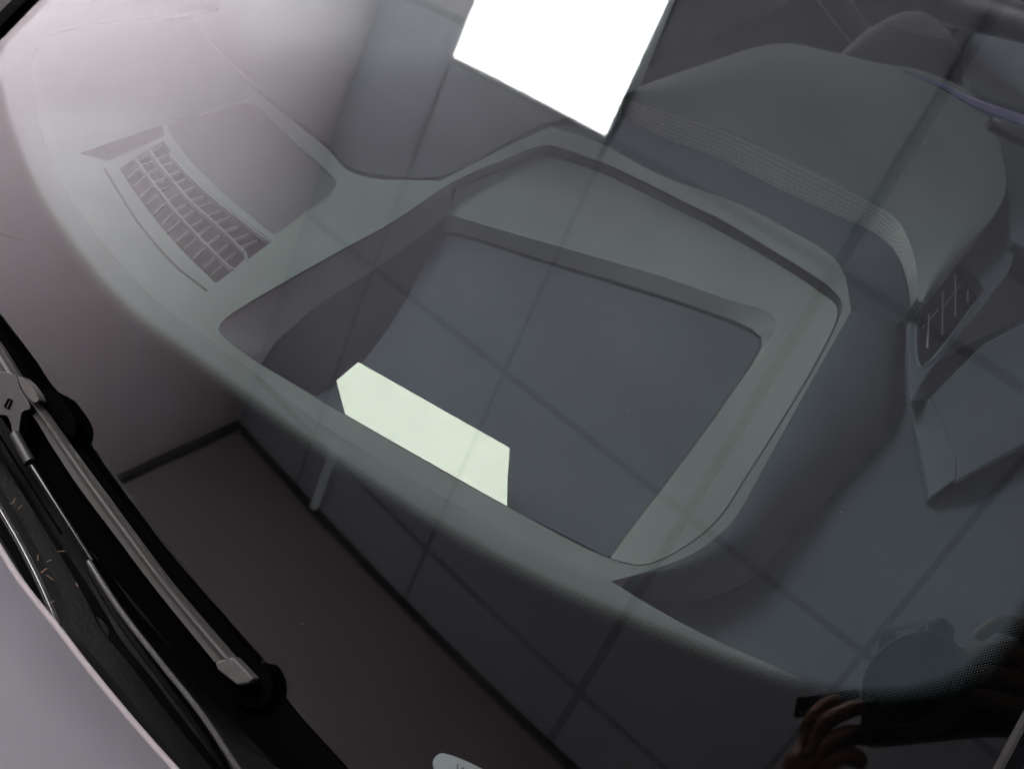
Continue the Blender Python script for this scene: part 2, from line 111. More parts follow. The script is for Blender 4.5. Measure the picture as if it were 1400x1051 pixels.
R_2=[(0.0933,-0.2778,1.5180),(0.0611,-0.2780,1.5145),(0.0440,-0.2807,1.4997),(0.0341,-0.2887,1.4872)]
R_3=[(0.1050,-0.2825,1.5092),(0.0760,-0.2798,1.4998),(0.0566,-0.2818,1.4881),(0.0424,-0.2952,1.4812)]
R_4=[(0.1177,-0.2877,1.5024),(0.0916,-0.2848,1.4892),(0.0718,-0.2900,1.4831),(0.0552,-0.3031,1.4802)]
R_T=[(0.1279,-0.3105,1.5404),(0.1013,-0.3266,1.5596),(0.0756,-0.3368,1.5656)]
HEAD=(0.2333,-0.3614,1.7828)

# ------------------------------------------------------------------ helpers
GZ = 1.10764                      # height of the windscreen reference point above the floor
O3 = Vector((0, 0, GZ))
def P(pts): return [Vector(p) + O3 for p in pts]
def cat(pts, n=6, closed=False):
    "Catmull-Rom through the points"
    m = len(pts); out = []
    for i in range(m if closed else m - 1):
        p1 = pts[i]; p2 = pts[(i + 1) % m]
        p0 = pts[i - 1] if (closed or i > 0) else p1 + (p1 - p2)
        p3 = pts[(i + 2) % m] if (closed or i + 2 < m) else p2 + (p2 - p1)
        l1 = max((p1 - p0).length, 1e-6) ** .5; l2 = max((p2 - p1).length, 1e-6) ** .5; l3 = max((p3 - p2).length, 1e-6) ** .5
        t0 = 0; t1 = l1; t2 = l1 + l2; t3 = l1 + l2 + l3
        for k in range(n):
            t = t1 + (t2 - t1) * k / n
            a1 = p0 * ((t1 - t) / (t1 - t0)) + p1 * ((t - t0) / (t1 - t0))
            a2 = p1 * ((t2 - t) / (t2 - t1)) + p2 * ((t - t1) / (t2 - t1))
            a3 = p2 * ((t3 - t) / (t3 - t2)) + p3 * ((t - t2) / (t3 - t2))
            b1 = a1 * ((t2 - t) / (t2 - t0)) + a2 * ((t - t0) / (t2 - t0))
            b2 = a2 * ((t3 - t) / (t3 - t1)) + a3 * ((t - t1) / (t3 - t1))
            out.append(b1 * ((t2 - t) / (t2 - t1)) + b2 * ((t - t1) / (t2 - t1)))
    if not closed: out.append(pts[-1].copy())
    return out
def resample(pts, n):
    d = [0]
    for a, b in zip(pts, pts[1:]): d.append(d[-1] + (b - a).length)
    out = []; j = 0
    for k in range(n):
        t = d[-1] * k / (n - 1)
        while j < len(d) - 2 and d[j + 1] < t: j += 1
        f = (t - d[j]) / max(d[j + 1] - d[j], 1e-9)
        out.append(pts[j].lerp(pts[j + 1], min(max(f, 0), 1)))
    return out
def link(name, me, mat, parent=None, label=None, smooth=True):
    if mat: me.materials.append(mat)
    o = bpy.data.objects.new(name, me); COL.objects.link(o)
    if parent: o.parent = parent
    if label: o['label'] = label
    if smooth:
        for p in me.polygons: p.use_smooth = True
    return o
def from_bm(name, bm, mat, parent=None, label=None, smooth=True):
    bmesh.ops.remove_doubles(bm, verts=bm.verts, dist=1e-6)
    bmesh.ops.recalc_face_normals(bm, faces=bm.faces)
    me = bpy.data.meshes.new(name); bm.to_mesh(me); bm.free()
    o = link(name, me, mat, parent, label, smooth)
    if smooth:
        try: me.set_sharp_from_angle(angle=math.radians(35))
        except Exception: pass
    return o
def thing(name, label, cat_, loc=(0, 0, 0), group=None):
    o = bpy.data.objects.new(name, None); COL.objects.link(o); o.location = loc; o.empty_display_size = .1
    o['label'] = label; o['category'] = cat_
    if group: o['group'] = group
    return o
def tag(o, label=None, category=None, group=None, kind=None):
    for k, v in (('label', label), ('category', category), ('group', group), ('kind', kind)):
        if v: o[k] = v
    return o
def bevel(o, w, seg=2, ang=35):
    m = o.modifiers.new('edge', 'BEVEL'); m.width = w; m.segments = seg; m.limit_method = 'ANGLE'; m.angle_limit = math.radians(ang); m.harden_normals = True
    return o
def fill_bm(loops):
    bm = bmesh.new(); edges = []
    for lp in loops:
        vs = [bm.verts.new(p) for p in lp]
        for i in range(len(vs)): edges.append(bm.edges.new((vs[i], vs[(i + 1) % len(vs)])))
    bmesh.ops.triangle_fill(bm, use_beauty=True, use_dissolve=False, edges=edges)
    return bm
def plate(name, loops, depth, mat, parent=None, label=None, direction=Vector((0, 0, -1)), bev=0):
    "a sheet with outline loops[0] and holes loops[1:], given thickness along direction"
    bm = fill_bm(loops)
    bmesh.ops.recalc_face_normals(bm, faces=bm.faces)
    r = bmesh.ops.extrude_face_region(bm, geom=bm.faces[:])
    vs = [g for g in r['geom'] if isinstance(g, bmesh.types.BMVert)]
    bmesh.ops.translate(bm, vec=direction * depth, verts=vs)
    o = from_bm(name, bm, mat, parent, label)
    if bev: bevel(o, bev)
    return o
def loft(name, rows, mat, parent=None, label=None, thick=0, closed=False, bev=0, offset=-1):
    n = len(rows[0]); bm = bmesh.new()
    vv = [[bm.verts.new(p) for p in r] for r in rows]
    for a, b in zip(vv, vv[1:]):
        for i in range(n if closed else n - 1):
            j = (i + 1) % n
            bm.faces.new((a[i], a[j], b[j], b[i]))
    o = from_bm(name, bm, mat, parent, label)
    if thick:
        # make sure the front side looks up, so the thickness goes down
        nz = sum(p.normal.z * p.area for p in o.data.polygons)
        if nz < 0: o.data.flip_normals()
        m = o.modifiers.new('thickness', 'SOLIDIFY'); m.thickness = thick; m.offset = offset
    if bev: bevel(o, bev)
    if thick:
        e = o.modifiers.new('split', 'EDGE_SPLIT'); e.split_angle = math.radians(38)
    return o
def box_bm(bm, cx, cy, cz, sx, sy, sz, rot=None, org=None):
    vs = []
    for x in (-1, 1):
        for y in (-1, 1):
            for z in (-1, 1):
                v = Vector((cx + x * sx / 2, cy + y * sy / 2, cz + z * sz / 2))
                if rot is not None: v = rot @ v
                if org is not None: v = v + org
                vs.append(bm.verts.new(v))
    for f in ((0, 1, 3, 2), (4, 6, 7, 5), (0, 4, 5, 1), (2, 3, 7, 6), (0, 2, 6, 4), (1, 5, 7, 3)):
        bm.faces.new([vs[i] for i in f])
def tube(name, pts, rad, mat, parent=None, label=None, seg=12, closed=False):
    bm = bmesh.new(); rings = []; n = len(pts)
    for i, p in enumerate(pts):
        a = pts[i - 1] if (i > 0 or closed) else p; b = pts[(i + 1) % n] if (i < n - 1 or closed) else p
        t = (b - a).normalized(); u = t.orthogonal() if abs(t.z) > .95 else t.cross(Vector((0, 0, 1))).normalized()
        u.normalize(); w = t.cross(u).normalized(); r = rad[i] if isinstance(rad, (list, tuple)) else rad
        rings.append([bm.verts.new(p + (u * math.cos(k * 2 * math.pi / seg) + w * math.sin(k * 2 * math.pi / seg)) * r) for k in range(seg)])
    m = n if closed else n - 1
    for i in range(m):
        a = rings[i]; b = rings[(i + 1) % n]
        for k in range(seg): bm.faces.new((a[k], a[(k + 1) % seg], b[(k + 1) % seg], b[k]))
    if not closed: bm.faces.new(rings[0]); bm.faces.new(rings[-1])
    return from_bm(name, bm, mat, parent, label)
def lathe(name, prof, seg, mat, frame, parent=None, label=None):
    "profile (r, z) turned round the frame's z axis; frame is a 4x4 matrix"
    bm = bmesh.new(); rings = []
    for r, z in prof:
        rings.append([bm.verts.new(frame @ Vector((max(r, 1e-5) * math.cos(2 * math.pi * k / seg), max(r, 1e-5) * math.sin(2 * math.pi * k / seg), z))) for k in range(seg)])
    for a, b in zip(rings, rings[1:]):
        for k in range(seg): bm.faces.new((a[k], a[(k + 1) % seg], b[(k + 1) % seg], b[k]))
    return from_bm(name, bm, mat, parent, label)

# ------------------------------------------------------------------ materials
def new_mat(name):
    m = bpy.data.materials.new(name); m.use_nodes = True; m.node_tree.nodes.clear()
    return m, m.node_tree.nodes, m.node_tree.links
def plastic(name, col, rough=.6, grain=0.0, gscale=900, var=.12, vscale=25, metallic=0, spec=.5, coat=0):
    m, N, L = new_mat(name)
    out = N.new('ShaderNodeOutputMaterial'); b = N.new('ShaderNodeBsdfPrincipled'); L.new(b.outputs[0], out.inputs[0])
    b.inputs['Roughness'].default_value = rough; b.inputs['Metallic'].default_value = metallic
    b.inputs['Specular IOR Level'].default_value = spec; b.inputs['Coat Weight'].default_value = coat; b.inputs['Coat Roughness'].default_value = .05
    tc = N.new('ShaderNodeTexCoord')
    nz = N.new('ShaderNodeTexNoise'); nz.inputs['Scale'].default_value = vscale; nz.inputs['Detail'].default_value = 4
    L.new(tc.outputs['Object'], nz.inputs['Vector'])
    mr = N.new('ShaderNodeMapRange'); mr.inputs[1].default_value = .3; mr.inputs[2].default_value = .7; mr.inputs[3].default_value = 1 - var; mr.inputs[4].default_value = 1 + var
    L.new(nz.outputs[0], mr.inputs[0])
    mx = N.new('ShaderNodeVectorMath'); mx.operation = 'SCALE'; mx.inputs[0].default_value = col[:3]; L.new(mr.outputs[0], mx.inputs['Scale'])
    L.new(mx.outputs[0], b.inputs['Base Color'])
    if grain:
        g = N.new('ShaderNodeTexNoise'); g.inputs['Scale'].default_value = gscale; g.inputs['Detail'].default_value = 2; L.new(tc.outputs['Object'], g.inputs['Vector'])
        bp = N.new('ShaderNodeBump'); bp.inputs['Strength'].default_value = grain; bp.inputs['Distance'].default_value = .0004
        L.new(g.outputs[0], bp.inputs['Height']); L.new(bp.outputs[0], b.inputs['Normal'])
    return m
def schlick(N, L, f0):
    lw = N.new('ShaderNodeLayerWeight'); lw.inputs['Blend'].default_value = .5
    pw = N.new('ShaderNodeMath'); pw.operation = 'POWER'; pw.inputs[1].default_value = 5; L.new(lw.outputs['Facing'], pw.inputs[0])
    ma = N.new('ShaderNodeMath'); ma.operation = 'MULTIPLY_ADD'; ma.inputs[1].default_value = 1 - f0; ma.inputs[2].default_value = f0; L.new(pw.outputs[0], ma.inputs[0])
    return ma
def glass_mat(name, tint, f0=.04, gcol=(1, 1, 1)):
    m, N, L = new_mat(name)
    out = N.new('ShaderNodeOutputMaterial'); mix = N.new('ShaderNodeMixShader'); L.new(mix.outputs[0], out.inputs[0])
    t = N.new('ShaderNodeBsdfTransparent'); t.inputs[0].default_value = (*tint, 1)
    g = N.new('ShaderNodeBsdfGlossy'); g.inputs['Roughness'].default_value = .0; g.inputs['Color'].default_value = (*gcol, 1)
    L.new(schlick(N, L, f0).outputs[0], mix.inputs[0]); L.new(t.outputs[0], mix.inputs[1]); L.new(g.outputs[0], mix.inputs[2])
    return m
def frit_mat(name, pitch):
    "black enamel whose edge breaks up into a printed dot screen (UV in metres: x along the edge, y away from it)"
    m, N, L = new_mat(name)
    out = N.new('ShaderNodeOutputMaterial'); mix = N.new('ShaderNodeMixShader'); L.new(mix.outputs[0], out.inputs[0])
    uv = N.new('ShaderNodeUVMap'); uv.uv_map = 'UVMap'
    sep = N.new('ShaderNodeSeparateXYZ'); L.new(uv.outputs[0], sep.inputs[0])
    def M(op, a, b=None, c=None):
        n = N.new('ShaderNodeMath'); n.operation = op
        for i, v in enumerate((a, b, c)):
            if v is None: continue
            if isinstance(v, (int, float)): n.inputs[i].default_value = v
            else: L.new(v, n.inputs[i])
        return n.outputs[0]
    x = M('DIVIDE', sep.outputs[0], pitch); y = M('DIVIDE', sep.outputs[1], pitch * 1.732)
    def dist(ox, oy):
        fx = M('SUBTRACT', M('FRACT', M('ADD', x, ox)), .5); fy = M('MULTIPLY', M('SUBTRACT', M('FRACT', M('ADD', y, oy)), .5), 1.732)
        return M('SQRT', M('ADD', M('MULTIPLY', fx, fx), M('MULTIPLY', fy, fy)))
    d = M('MINIMUM', dist(0, 0), dist(.5, .5))
    mr = N.new('ShaderNodeMapRange'); mr.inputs[1].default_value = 0; mr.inputs[2].default_value = .0068; mr.inputs[3].default_value = .62; mr.inputs[4].default_value = .02
    ue = N.new('ShaderNodeUVMap'); ue.uv_map = 'Edge'; se = N.new('ShaderNodeSeparateXYZ'); L.new(ue.outputs[0], se.inputs[0])
    L.new(se.outputs[1], mr.inputs[0])
    hole = M('LESS_THAN', d, mr.outputs[0])
    b = N.new('ShaderNodeBsdfPrincipled'); b.inputs['Base Color'].default_value = (.0008, .0008, .0009, 1); b.inputs['Roughness'].default_value = .6; b.inputs['Specular IOR Level'].default_value = .0
    t = N.new('ShaderNodeBsdfTransparent')
    L.new(hole, mix.inputs[0]); L.new(b.outputs[0], mix.inputs[1]); L.new(t.outputs[0], mix.inputs[2])
    return m
def emit(name, col, s):
    m, N, L = new_mat(name)
    out = N.new('ShaderNodeOutputMaterial'); e = N.new('ShaderNodeEmission'); e.inputs[0].default_value = (*col, 1); e.inputs[1].default_value = s
    L.new(e.outputs[0], out.inputs[0]); return m
def mirror_mat(name, col, f0):
    "dark glossy glass of the strip added for the lamp glare"
    m, N, L = new_mat(name)
    out = N.new('ShaderNodeOutputMaterial'); mix = N.new('ShaderNodeMixShader'); L.new(mix.outputs[0], out.inputs[0])
    d = N.new('ShaderNodeBsdfDiffuse'); d.inputs[0].default_value = (*col, 1)
    g = N.new('ShaderNodeBsdfGlossy'); g.inputs['Roughness'].default_value = .0; g.inputs['Color'].default_value = (.88, .84, .745, 1)
    nz = N.new('ShaderNodeTexNoise'); nz.inputs['Scale'].default_value = 60; nz.inputs['Detail'].default_value = 3
    tc = N.new('ShaderNodeTexCoord'); L.new(tc.outputs['Object'], nz.inputs[0])
    mr = N.new('ShaderNodeMapRange'); mr.inputs[3].default_value = f0 * .93; mr.inputs[4].default_value = f0 * 1.07; L.new(nz.outputs[0], mr.inputs[0])
    L.new(mr.outputs[0], mix.inputs[0]); L.new(d.outputs[0], mix.inputs[1]); L.new(g.outputs[0], mix.inputs[2])
    return m
def dotted(name, col, col2, scale):
    m = plastic(name, col, .65)
    N = m.node_tree.nodes; L = m.node_tree.links
    b = [n for n in N if n.type == 'BSDF_PRINCIPLED'][0]; tc = [n for n in N if n.type == 'TEX_COORD'][0]
    v = N.new('ShaderNodeTexVoronoi'); v.inputs['Scale'].default_value = scale; v.inputs['Randomness'].default_value = .1; L.new(tc.outputs['Object'], v.inputs['Vector'])
    mr = N.new('ShaderNodeMapRange'); mr.inputs[1].default_value = .3; mr.inputs[2].default_value = .5; L.new(v.outputs['Distance'], mr.inputs[0])
    mx = N.new('ShaderNodeMix'); mx.data_type = 'RGBA'; mx.inputs[6].default_value = (*col, 1); mx.inputs[7].default_value = (*col2, 1)
    L.new(mr.outputs[0], mx.inputs[0]); L.new(mx.outputs[2], b.inputs['Base Color'])
    return m

M_glass = glass_mat('tinted_windscreen_glass', (.86, .90, .888))
M_glass_in = glass_mat('coated_inner_glass', (.86, .90, .888), .026, (.96, 1, 1.03))
M_frit = frit_mat('black_enamel_band', .00078)
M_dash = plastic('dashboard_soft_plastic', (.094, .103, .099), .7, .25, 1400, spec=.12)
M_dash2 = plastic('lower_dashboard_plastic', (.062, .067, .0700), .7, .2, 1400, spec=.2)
M_lip = plastic('dashboard_lip_plastic', (.078, .086, .083), .7, .1, 1400, spec=.12)
M_dark = plastic('dark_interior_plastic', (.015, .0155, .017), .7, .15, spec=.12)
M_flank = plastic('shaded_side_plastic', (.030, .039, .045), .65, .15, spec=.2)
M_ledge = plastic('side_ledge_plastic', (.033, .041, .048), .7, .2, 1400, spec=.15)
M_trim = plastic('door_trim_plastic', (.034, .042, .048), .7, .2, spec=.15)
M_pod = plastic('instrument_hood_plastic', (.052, .063, .061), .7, .2, 1400, spec=.2)
M_ridge = plastic('glossy_black_edge', (.02, .019, .019), .16, spec=.5, coat=1)
M_black = plastic('black_plastic', (.005, .005, .0055), .45, .2, 1100, spec=.3)
M_cowl = plastic('cowl_black_plastic', (.0030, .0029, .0031), .45, .3, 700, spec=.12)
M_rubber = plastic('black_rubber', (.0012, .0012, .0012), .9, spec=.0)
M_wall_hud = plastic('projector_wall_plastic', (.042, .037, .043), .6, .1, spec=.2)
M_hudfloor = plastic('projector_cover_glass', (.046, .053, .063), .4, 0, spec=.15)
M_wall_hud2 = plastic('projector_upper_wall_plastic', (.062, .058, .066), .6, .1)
M_mirror = mirror_mat('projector_glare_glass', (.01, .01, .01), .030)
M_band = dotted('perforated_trim', (.110, .122, .116), (.05, .056, .055), 900)
M_mesh = dotted('speaker_mesh', (.036, .034, .038), (.018, .018, .02), 1500)
M_grid = plastic('vent_bar_plastic', (.082, .083, .084), .5)
M_ventdark = plastic('vent_duct', (.008, .006, .008), .8, spec=.1)
M_blade = plastic('wiper_spoiler_plastic', (.034, .031, .030), .55, .1, spec=.2)
M_arm = plastic('wiper_arm_paint', (.0015, .0015, .0015), .18, spec=.14)
M_bracket = plastic('wiper_adapter_plastic', (.0065, .0065, .007), .5, .1, spec=.3)
M_paint = plastic('silver_mauve_paint', (.094, .090, .101), .5, 0, metallic=.2, coat=.15, var=.02)
M_paint_edge = plastic('shaded_pillar_paint', (.062, .058, .064), .45, 0, metallic=.2, coat=.15, var=.02)  # darker copy of the car paint, with the pillars' shade in the colour
M_edge = plastic('rolled_highlight_paint', (.24, .215, .22), .3, 0, coat=1, var=.02)  # lighter than the body paint: the bonnet edge highlight is in the colour
M_led = plastic('violet_light_guide', (.045, .042, .10), .45)
M_white = plastic('white_print', (.75, .75, .75), .6)
M_white_dim = plastic('pale_slat', (.16, .16, .17), .5)
M_vin = plastic('label_plate', (.13, .145, .145), .6, var=.03)
M_ink = plastic('black_ink', (.02, .02, .02), .6)
M_straw = plastic('dry_straw', (.04, .023, .010), .8, var=.5)
M_dust = plastic('pale_dust', (.2, .2, .19), .9)
M_wall = plastic('white_wall_paint', (.80, .735, .78), .8, .05, 60, var=.015, vscale=1.5)
M_frontwall = plastic('dark_wall_paint', (.36, .33, .325), .8, .05, 60, var=.06, vscale=1.2)
M_ceil = plastic('ceiling_panel_paint', (.555, .605, .65), .8, .05, 80, var=.06, vscale=1.5)
M_ceilpale = plastic('pale_ceiling_panel', (.72, .74, .74), .7, var=.02)
M_gap = plastic('ceiling_gap', (.36, .39, .42), .9)
M_shade = plastic('dark_post_and_edge_shade', (.075, .07, .07), .9)
M_floor = plastic('grey_floor', (.22, .215, .21), .6, .1, 40, var=.08, vscale=2)
M_lamp = emit('lamp_diffuser', (1.0, .985, .97), LAMP_STRENGTH)
M_frame = plastic('lamp_frame', (.6, .6, .6), .5)
M_skin = plastic('skin', (.22, .115, .075), .5, .1, 500)
M_eye = plastic('eye', (.2, .19, .18), .2)
M_cloth = plastic('dark_cloth', (.02, .02, .024), .9, .3, 900)
M_trouser = plastic('trouser_cloth', (.03, .032, .045), .9, .3, 900)
M_hair = plastic('dark_hair', (.02, .014, .01), .6)
M_cam = plastic('camera_black', (.006, .006, .006), .5, .3, 1500)
M_lens = plastic('lens_glass', (.006, .008, .007), .25, 0, spec=.4)

# ------------------------------------------------------------------ the booth the windscreen mirrors
RA = Vector((.994911, .10076, 0)); RB = Vector((-.10076, .994911, 0)); CX0 = Vector((CAM_POS.x, CAM_POS.y, 0))
def rp(a, b, z): return CX0 + RA * a + RB * b + Vector((0, 0, z))
CEIL = 2.75
RROT = Matrix((RA, RB, Vector((0, 0, 1)))).transposed()
def rbox(name, a0, a1, b0, b1, z0, z1, mat, parent=None, kind=None, bev=0):
    bm = bmesh.new(); box_bm(bm, (a0 + a1) / 2, (b0 + b1) / 2, (z0 + z1) / 2, a1 - a0, b1 - b0, z1 - z0, RROT, CX0)
    o = from_bm(name, bm, mat, parent, smooth=False)
    if kind: o['kind'] = kind
    if bev: bevel(o, bev, 1)
    return o
AL = [-2.686, -2.212, -1.499, -.757, -.168, .52, 1.2, 1.9, 2.55]
BL = [-1.958, -1.742, -1.137, -.507, .10, .72, 1.34, 1.96, 2.60, 3.25]
rbox('floor', -2.9, 2.8, -2.2, 3.5, -.12, 0, M_floor, kind='structure')
ceiling = rbox('ceiling', -2.9, 2.8, -2.2, 3.5, CEIL + .0045, CEIL + .15, M_gap, kind='structure')
rbox('side_wall', -2.9, -2.686, -2.2, 3.5, .0005, CEIL + .004, M_wall, kind='structure')
rbox('opposite_wall', 2.55, 2.8, -2.2, 3.5, .0005, CEIL + .004, M_wall, kind='structure')
rbox('front_wall', -2.684, 2.548, -2.2, -1.958, .0005, CEIL - .006, M_frontwall, kind='structure')
rbox('rear_wall', -2.684, 2.548, 3.25, 3.5, .0005, CEIL + .004, M_wall, kind='structure')
rbox('corner_post', -2.682, -2.648, -1.956, -1.93, .0005, CEIL - .008, M_shade)
tag(bpy.data.objects['corner_post'], 'narrow black post in the corner between the pale side wall and dark front wall', 'post')
LA0, LA1, LB0, LB1 = -2.212, -1.499, -.507, .72
for i in range(len(AL) - 1):
    for j in range(len(BL) - 1):
        if i == 1 and j in (3, 4): continue
        b0, b1 = BL[j], BL[j + 1]
        mat = M_ceil
        if i == 0:
            if j == 2: b1 = -.41
            if j == 3: b0 = -.41; mat = M_ceilpale
        g0 = .015 if i == 3 else .009; g1 = .015 if i == 2 else .009
        rbox('ceiling_panel', AL[i] + g0, AL[i + 1] - g1, b0 + .010, b1 - .010, CEIL, CEIL + .0044, mat, parent=ceiling, bev=.002)
rbox('edge_shade_strip', -2.64, 2.548, -1.957, -1.935, CEIL - .014, CEIL - .001, M_shade, kind='structure')  # dark strip added for the soft shade line where ceiling meets front wall
lamp = thing('ceiling_light', 'bright white square light panel in the ceiling, mirrored at the top of the windscreen', 'light', rp((LA0 + LA1) / 2, (LB0 + LB1) / 2, CEIL))
def as_child(o, parent):
    mw = o.matrix_world.copy(); o.parent = parent; o.matrix_parent_inverse = Matrix.Translation(parent.location).inverted(); return o
as_child(rbox('diffuser', LA0 + .012, LA1 - .012, LB0 + .012, LB1 - .012, CEIL - .004, CEIL + .0035, M_lamp), lamp)
bm = bmesh.new()
for a0, a1, b0, b1 in ((LA0 + .002, LA0 + .011, LB0 + .002, LB1 - .002), (LA1 - .011, LA1 - .002, LB0 + .002, LB1 - .002), (LA0 + .0112, LA1 - .0112, LB0 + .002, LB0 + .011), (LA0 + .0112, LA1 - .0112, LB1 - .011, LB1 - .002)):
    box_bm(bm, (a0 + a1) / 2, (b0 + b1) / 2, CEIL - .003, a1 - a0, b1 - b0, .0135, RROT, CX0)
as_child(from_bm('frame', bm, M_frame, None, smooth=False), lamp)
rail = rbox('glowing_bar', -2.078, -2.045, -1.935, -1.70, CEIL - .022, CEIL - .001, emit('dim_bar_glow', (.9, .95, 1), .50), bev=.004)  # pale ceiling bar, given a faint glow to stand out
tag(rail, 'short pale bar with an added dim glow, fixed to the ceiling near the dark front wall', 'bar')

# ------------------------------------------------------------------ the car
car = thing('car', 'silver car seen through its raked windscreen, with wiper, bonnet edge and dark dashboard', 'car')
N0 = Vector((.03543, -.64801, .76081)); E1 = Vector((.99892, 0, -.04651)); E2 = Vector((-.03014, -.76164, -.6473))
K1, K2, K3 = .81114, .17652, .58788
def gs(u, v, off=0.0):
    "point of the windscreen's curved outer face, or off metres above it"
    w = K1 * u * u / 2 + K3 * u ** 3 / 6 + K2 * v * v / 2
    n = (N0 + E1 * (K1 * u + K3 * u * u / 2) + E2 * (K2 * v)).normalized()
    return O3 + E1 * u + E2 * v - N0 * w + n * off
def ul(v): return -.3985 + .10 * max(0, .05 - v)
def ur(v): return .0287 + .32 * v
VT, VB = -.42, .158
# windscreen: a curved pane with two faces and an edge
NU, NV = 64, 56
bm = bmesh.new(); G = [[], []]
for s, off in ((0, 0.0), (1, -.0016)):
    for j in range(NV + 1):
        v = VT + (VB - VT) * j / NV; a = ul(v) - .003; b = ur(v) + .003
        G[s].append([bm.verts.new(gs(a + (b - a) * i / NU, v, off)) for i in range(NU + 1)])
for s in (0, 1):
    for j in range(NV):
        for i in range(NU):
            q = (G[s][j][i], G[s][j][i + 1], G[s][j + 1][i + 1], G[s][j + 1][i])
            bm.faces.new(q if s else q[::-1])
ring = [(0, i) for i in range(NU)] + [(j, NU) for j in range(NV)] + [(NV, i) for i in range(NU, 0, -1)] + [(j, 0) for j in range(NV, 0, -1)]
for k in range(len(ring)):
    a = ring[k]; b = ring[(k + 1) % len(ring)]
    bm.faces.new((G[0][a[0]][a[1]], G[0][b[0]][b[1]], G[1][b[0]][b[1]], G[1][a[0]][a[1]]))
windscreen = from_bm('windscreen', bm, M_glass, car)
windscreen.data.materials.append(M_glass_in)
for p in windscreen.data.polygons:
    if p.normal.dot(N0) < -.5: p.material_index = 1
# black enamel band on the inner face
inner = [(ul(v) + .009, v) for v in (VT, -.3, -.2, -.1, -.05, 0, .03)] + [(-.3925, .055)] + [(a, b) for a, b in FRIT_UV] + [(ur(v) - .0125, v) for v in (-.07, -.1, -.15, -.2, -.3, VT)]
outer = [(ul(v) - .003, v) for v in (VT, -.3, -.2, -.1, -.05, 0, .03, .055)]
nf = len(FRIT_UV); 
for k, (a, b) in enumerate(FRIT_UV):
    if k < 5: outer.append((-.4015, b + .018 * k))
    elif k < nf - 4: outer.append((-.40 + (.06 + .40) * (k - 5) / (nf - 10), VB))
    else: outer.append((ur(VB - .05 * (k - nf + 4)) + .003, VB - .05 * (k - nf + 4)))
outer += [(ur(v) + .003, v) for v in (-.07, -.1, -.15, -.2, -.3, VT)]
inn = cat([Vector((a, b, 0)) for a, b in inner], 10); ot = cat([Vector((a, b, 0)) for a, b in outer], 10)
bm = bmesh.new(); uvl = bm.loops.layers.uv.new('UVMap'); uve = bm.loops.layers.uv.new('Edge'); ts = [0, .02, .05, .1, .18, .3, .5, .75, 1]
arc = [0.0]
for a, b in zip(inn, inn[1:]): arc.append(arc[-1] + (b - a).length)
# inward normals of the edge give the true distance from it
vv = []; uvs = []
for k, (a, b) in enumerate(zip(inn, ot)):
    t = (inn[min(k + 1, len(inn) - 1)] - inn[max(k - 1, 0)]).normalized(); nn = Vector((-t.y, t.x, 0))
    vv.append([bm.verts.new(gs(*a.lerp(b, s).xy, -.0011)) for s in ts])
    uvs.append([((*a.lerp(b, s).xy,), (0, abs((b - a).dot(nn)) * s)) for s in ts])
for k in range(len(vv) - 1):
    for s in range(len(ts) - 1):
        ids = ((k, s), (k + 1, s), (k + 1, s + 1), (k, s + 1))
        f = bm.faces.new([vv[i][j] for i, j in ids])
        for lp, (i, j) in zip(f.loops, ids): lp[uvl].uv = uvs[i][j][0]; lp[uve].uv = uvs[i][j][1]
me = bpy.data.meshes.new('enamel_band'); bm.to_mesh(me); bm.free()
frit = link('enamel_band', me, M_frit, windscreen, 'black enamel band with dotted edge')
# rubber seal at the foot of the glass
si = cat(P(SEAL_IN), 6); so = cat(P(SEAL_OUT), 6)
loft('rubber_seal', [si, [a.lerp(b, .5) + N0 * .001 for a, b in zip(si, so)], so], M_rubber, windscreen, thick=.003, bev=.0006)
# label plate behind the glass
plate('label_plate', [cat(P(VIN), 5, True)], .00015, M_vin, windscreen, 'pale rounded identification label behind the glass', direction=-N0)
def lettering(name, text, origin, xdir, ydir, size, mat, parent, depth=.0001):
    cu = bpy.data.curves.new(name, 'FONT'); cu.body = text; cu.size = size; cu.extrude = depth
    to = bpy.data.objects.new(name + '_src', cu); COL.objects.link(to)
    dg = bpy.context.evaluated_depsgraph_get(); me = bpy.data.meshes.new_from_object(to.evaluated_get(dg))
    bpy.data.objects.remove(to)
    x = xdir.normalized(); z = x.cross(ydir).normalized(); y = z.cross(x)
    me.transform(Matrix(((x.x, y.x, z.x, origin.x), (x.y, y.y, z.y, origin.y), (x.z, y.z, z.z, origin.z), (0, 0, 0, 1))))
    me.name = name; return link(name, me, mat, parent, smooth=False)
vt = P(VIN_TXT)
lettering('label_lettering', 'WVWZZZ', vt[0], vt[1] - vt[0], vt[2] - vt[0], .0043, M_ink, windscreen)

# ---- dashboard
def ip(pts, n=8): return cat(P(pts), n)
rim = cat(P(HUD_RIM), 8, True)
lip_in = P(LIP_IN)
top_out = cat(lip_in[1:-5], 6) + cat([Vector(p) + O3 for p in SLOPE_TOP[::-1][1:]], 4)
top_out += cat(P(VALLEY_IN)[::-1][1:], 4) + [P(PAD_EDGE)[1]] + cat(P(SEAM)[::-1][:-1], 5)
gl = cat(P(GRID_L), 6); gr = cat(P(GRID_R), 6)
grid_hole = gl + gr[::-1]
sq = cat(P(SQUARE), 6, True)
sliver = P(SLIVER)
dash = plate('dashboard', [top_out, rim, grid_hole, sq, sliver], .006, M_dash, car)
bevel(dash, .0007, 2, 50)
